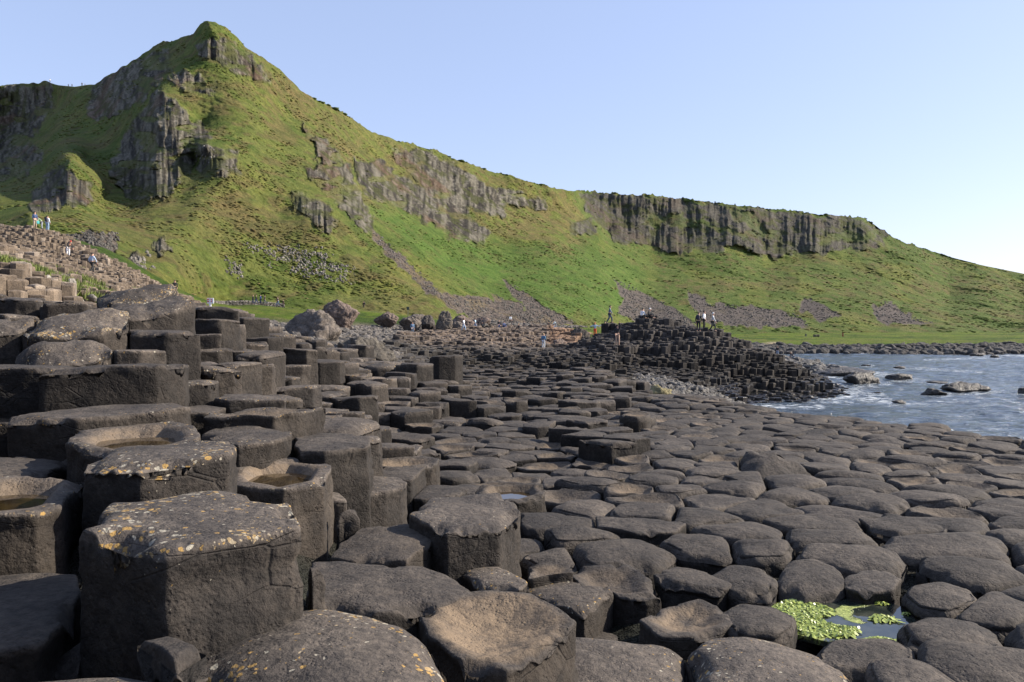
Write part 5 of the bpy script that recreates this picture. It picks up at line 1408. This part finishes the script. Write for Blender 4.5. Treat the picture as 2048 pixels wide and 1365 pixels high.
def post(px, d, label, mat, h=1.2):
    x = PXD(px, d); z = float(ground_z(np.array([px]), np.array([d]))[0])
    e = tag(empty('marker_post', (x, d, z)), label, 'post')
    mesh_obj('shaft', *bx(0, 0, h * .5, .35, .3, h), mat, e)
    mesh_obj('cap', *bx(0, 0, h + .08, .45, .4, .16), mat, e)
post(1686, 262, 'short red brown post on the flat grass right of the picnic table', simple('rust_paint', (.30, .08, .04), .6))
post(1612, 262, 'small dark post on the flat grass left of the picnic table', MGREY, .8)

# ------------------------------------------------------------------ people
MATS = {}
def pmat(c, nm):
    k = (nm, tuple(round(v, 3) for v in c))
    if k not in MATS: MATS[k] = simple(nm, c, .85, .15, 14)
    return MATS[k]
SKIN = simple('skin', (.46, .27, .19), .6, .08)
def skinmesh(name, nodes, edges, rad, mat, parent, root=0, sub=1):
    me = bpy.data.meshes.new(name)
    me.from_pydata(nodes, edges, [])
    me.materials.append(mat)
    o = bpy.data.objects.new(name, me); C.objects.link(o); o.parent = parent
    md = o.modifiers.new('skin', 'SKIN')
    sv = me.skin_vertices[0].data if me.skin_vertices else None
    if sv is None:
        bm = bmesh.new(); bm.from_mesh(me); bm.verts.layers.skin.verify(); bm.to_mesh(me); bm.free()
        sv = me.skin_vertices[0].data
    for k, r in enumerate(rad):
        sv[k].radius = (r, r) if not isinstance(r, tuple) else r
        sv[k].use_root = (k == root)
    md.use_smooth_shade = True
    ss = o.modifiers.new('sub', 'SUBSURF'); ss.levels = sub; ss.render_levels = sub
    return o
def person(x, y, z, rz, pose, top, leg, hair, label, extra, scale=1.0, detail=True):
    e = empty('person', (x, y, z), rz); e.scale = (scale,) * 3
    tag(e, label, 'person', 'visitors exploring the causeway')
    v = {}
    # local frame: figure looks along -y
    lean = {'bend': .75, 'sit': .25, 'walk': .10}.get(pose, 0.03)
    hipz = .50 - .06 if pose == 'sit' else .93
    if pose == 'sit': hipz = .20
    hip = Vector((0, 0, hipz))
    def up(p): # rotate torso forward about hip
        q = Vector(p) - hip
        c, s = math.cos(lean), math.sin(lean)
        return hip + Vector((q.x, q.y * c - q.z * s, q.y * s + q.z * c))
    T = {'pelvis': hip, 'waist': up(hip + Vector((0, 0, .16))), 'chest': up(hip + Vector((0, 0, .36))), 'neck': up(hip + Vector((0, .01, .53))),
         'head0': up(hip + Vector((0, -.01, .62))), 'head1': up(hip + Vector((0, -.02, .74))), 'nose': up(hip + Vector((0, -.115, .665)))}
    legs = {}
    for s in (-1, 1):
        if pose == 'sit':
            legs[s] = [Vector((s * .10, -.04, hipz)), Vector((s * .12, -.40, hipz + .26)), Vector((s * .12, -.56, hipz - .12)), Vector((s * .12, -.70, hipz - .15))]
        elif pose == 'walk':
            k = s * .26
            legs[s] = [Vector((s * .09, 0, hipz - .03)), Vector((s * .10, -.10 - k * .5, .50)), Vector((s * .10, -k + .04, .09)), Vector((s * .11, -k - .12, .04))]
        else:
            legs[s] = [Vector((s * .09, 0, hipz - .03)), Vector((s * .11, -.03, .49)), Vector((s * .12, .03, .09)), Vector((s * .13, -.12, .04))]
    arms = {}
    for s in (-1, 1):
        sh = up(hip + Vector((s * .18, .01, .47)))
        if pose == 'arms': el, ha = sh + Vector((s * .24, -.05, -.12)), sh + Vector((s * .48, -.12, -.16))
        elif pose == 'up' and s > 0: el, ha = sh + Vector((.07, -.08, .24)), sh + Vector((.0, -.10, .50))
        elif pose == 'bend': el, ha = sh + Vector((s * .05, -.06, -.27)), sh + Vector((s * .0, -.22, -.48))
        elif pose == 'sit': el, ha = sh + Vector((s * .08, -.06, -.26)), sh + Vector((s * .02, -.28, -.34))
        elif pose == 'walk': el, ha = sh + Vector((s * .06, s * .12, -.26)), sh + Vector((s * .05, s * .12 - .14, -.50))
        else: el, ha = sh + Vector((s * .07, .02, -.27)), sh + Vector((s * .03, -.16, -.46)) if s < 0 else sh + Vector((s * .06, -.04, -.53))
        arms[s] = [sh, el, ha]
    nodes, edges, rad = [], [], []
    def add(p, r, par=None):
        nodes.append(tuple(p)); rad.append(r)
        if par is not None: edges.append((par, len(nodes) - 1))
        return len(nodes) - 1
    pv = add(T['pelvis'], .12); wa_ = add(T['waist'], .11, pv); ch = add(T['chest'], .125, wa_); nk = add(T['neck'], .052, ch)
    h0 = add(T['head0'], .078, nk); h1 = add(T['head1'], .082, h0)
    if detail: add(T['nose'], .016, h0)
    for s in (-1, 1):
        a = add(arms[s][0], .055, ch); b = add(arms[s][1], .043, a); c = add(arms[s][2], .028, b)
        if detail:
            dr = (arms[s][2] - arms[s][1]).normalized()
            sd_ = Vector((dr.y, -dr.x, 0)) if abs(dr.z) < .9 else Vector((1, 0, 0))
            sd_.normalize()
            pm = add(arms[s][2] + dr * .06, .030, c)
            for k, L in ((-1.5, .070), (-.5, .085), (.5, .080), (1.5, .062)):
                f0 = add(arms[s][2] + dr * .10 + sd_ * k * .018, .009, pm)
                add(arms[s][2] + dr * (.10 + L) + sd_ * k * .020 + Vector((0, -.02, -.01)), .007, f0)
            t0 = add(arms[s][2] + dr * .05 - sd_ * .045, .010, c); add(arms[s][2] + dr * .09 - sd_ * .06, .008, t0)
        a = add(legs[s][0], .090, pv); b = add(legs[s][1], .062, a); c = add(legs[s][2], .045, b); add(legs[s][3], .040, c)
    skinmesh('body', nodes, edges, rad, SKIN, e)
    # jacket
    n2 = [T['waist'] * .35 + T['pelvis'] * .65, T['waist'], T['chest'], T['neck'] * .8 + T['chest'] * .2]
    r2 = [(.155, .125), (.15, .12), (.165, .13), .075]; e2 = [(0, 1), (1, 2), (2, 3)]
    for s in (-1, 1):
        k = len(n2); n2 += [arms[s][0], arms[s][1], arms[s][1] * .12 + arms[s][2] * .88]; r2 += [.075, .060, .045]; e2 += [(2, k), (k, k + 1), (k + 1, k + 2)]
    skinmesh('jacket', [tuple(q) for q in n2], e2, r2, pmat(top, 'jacket_cloth'), e)
    n3 = [T['pelvis'] + Vector((0, 0, .03))]; r3 = [(.145, .12)]; e3 = []
    for s in (-1, 1):
        k = len(n3); n3 += [legs[s][0], legs[s][1], legs[s][1] * .06 + legs[s][2] * .94]; r3 += [.105, .078, .064]; e3 += [(0, k), (k, k + 1), (k + 1, k + 2)]
    skinmesh('trousers', [tuple(q) for q in n3], e3, r3, pmat(leg, 'trouser_cloth'), e)
    for s in (-1, 1):
        a, b = legs[s][2] + Vector((0, .03, -.04)), legs[s][3] + Vector((0, -.02, -.01))
        skinmesh('shoe', [tuple(a), tuple(b)], [(0, 1)], [.052, .045], pmat((.05, .045, .04), 'shoe_leather'), e)
    V, Fc = ICO[2]
    c = up(hip + Vector((0, .015, .715)))
    V = V * np.array([.098, .112, .105])
    V = V[:, :] + 0
    V[:, 2] = np.where(V[:, 2] < -.03, V[:, 2] * .5, V[:, 2]); 
    V[:, 1] += np.where(V[:, 2] < .02, .035, 0)
    hc = {'dark': (.035, .025, .02), 'blond': (.36, .26, .14), 'red': (.55, .04, .03), 'cap': (.72, .72, .70)}[hair]
    mesh_obj('cap' if hair in ('red', 'cap') else 'hair', V + np.array(c), Fc, pmat(hc, 'cap_cloth' if hair in ('red', 'cap') else 'hair'), e, smooth=True)
    if extra == 'pack':
        c = up(hip + Vector((0, .20, .34))); V, Fc = ICO[3]
        mesh_obj('backpack', np.sign(V) * np.abs(V) ** .6 * np.array([.15, .10, .23]) + np.array(c), Fc, pmat((.03, .03, .05), 'pack_cloth'), e, smooth=True)
    if extra == 'bag':
        c = arms[1][2] + Vector((0.02, -.02, -.24)); V, Fc = ICO[3]
        b = mesh_obj('hand_bag', np.sign(V) * np.abs(V) ** .5 * np.array([.16, .07, .17]), Fc, pmat((.05, .30, .30) if top == NV else (.03, .035, .035), 'bag_cloth'), None, smooth=True)
        b.matrix_world = Matrix.Translation(Vector((x, y, z))) @ Matrix.Rotation(rz, 4, 'Z') @ Matrix.Translation(c)
        tag(b, 'teal bag held by the navy topped person on the ramp' if top == NV else 'dark bag carried by the pale grey topped person on the mound', 'bag')
    return e
for p in PEOPLE:
    d = pdist(p)
    person(float(XP(p[0], p[2], d)), d, float(ZP(p[2], d)), R(p[4]), p[3], p[5], p[6], p[7], p[9], p[10])
for (px, py, hp, pose, top, lb) in [(100, 164.5, 7, 'stand', W, 'tiny person in a pale top on the cliff top at the far left'), (137, 174, 6.5, 'stand', NV, 'tiny person leftmost of the pair in the dip of the skyline'),
                              (144, 174, 6.5, 'walk', BK, 'tiny person rightmost of the pair in the dip of the skyline'), (164, 172.5, 8, 'stand', BK, 'tallest tiny person on the skyline right of the dip'), (170, 171.5, 5, 'stand', (.2, .2, .2), 'smallest tiny person on the skyline right of the tallest')]:
    d = math.exp(float(HR(np.array([px / 100.]), np.array([py / 100.]))[0])) + 3
    person(float(XP(px, py, d)), d, float(ZP(py, d)) - .3, R(40), pose, top, BK, 'dark', lb, None, scale=hp * d / F / 1.65, detail=False)
print('columns', len(seeds), 'single', len(single), {k: len(v) for k, v in acc.items()})
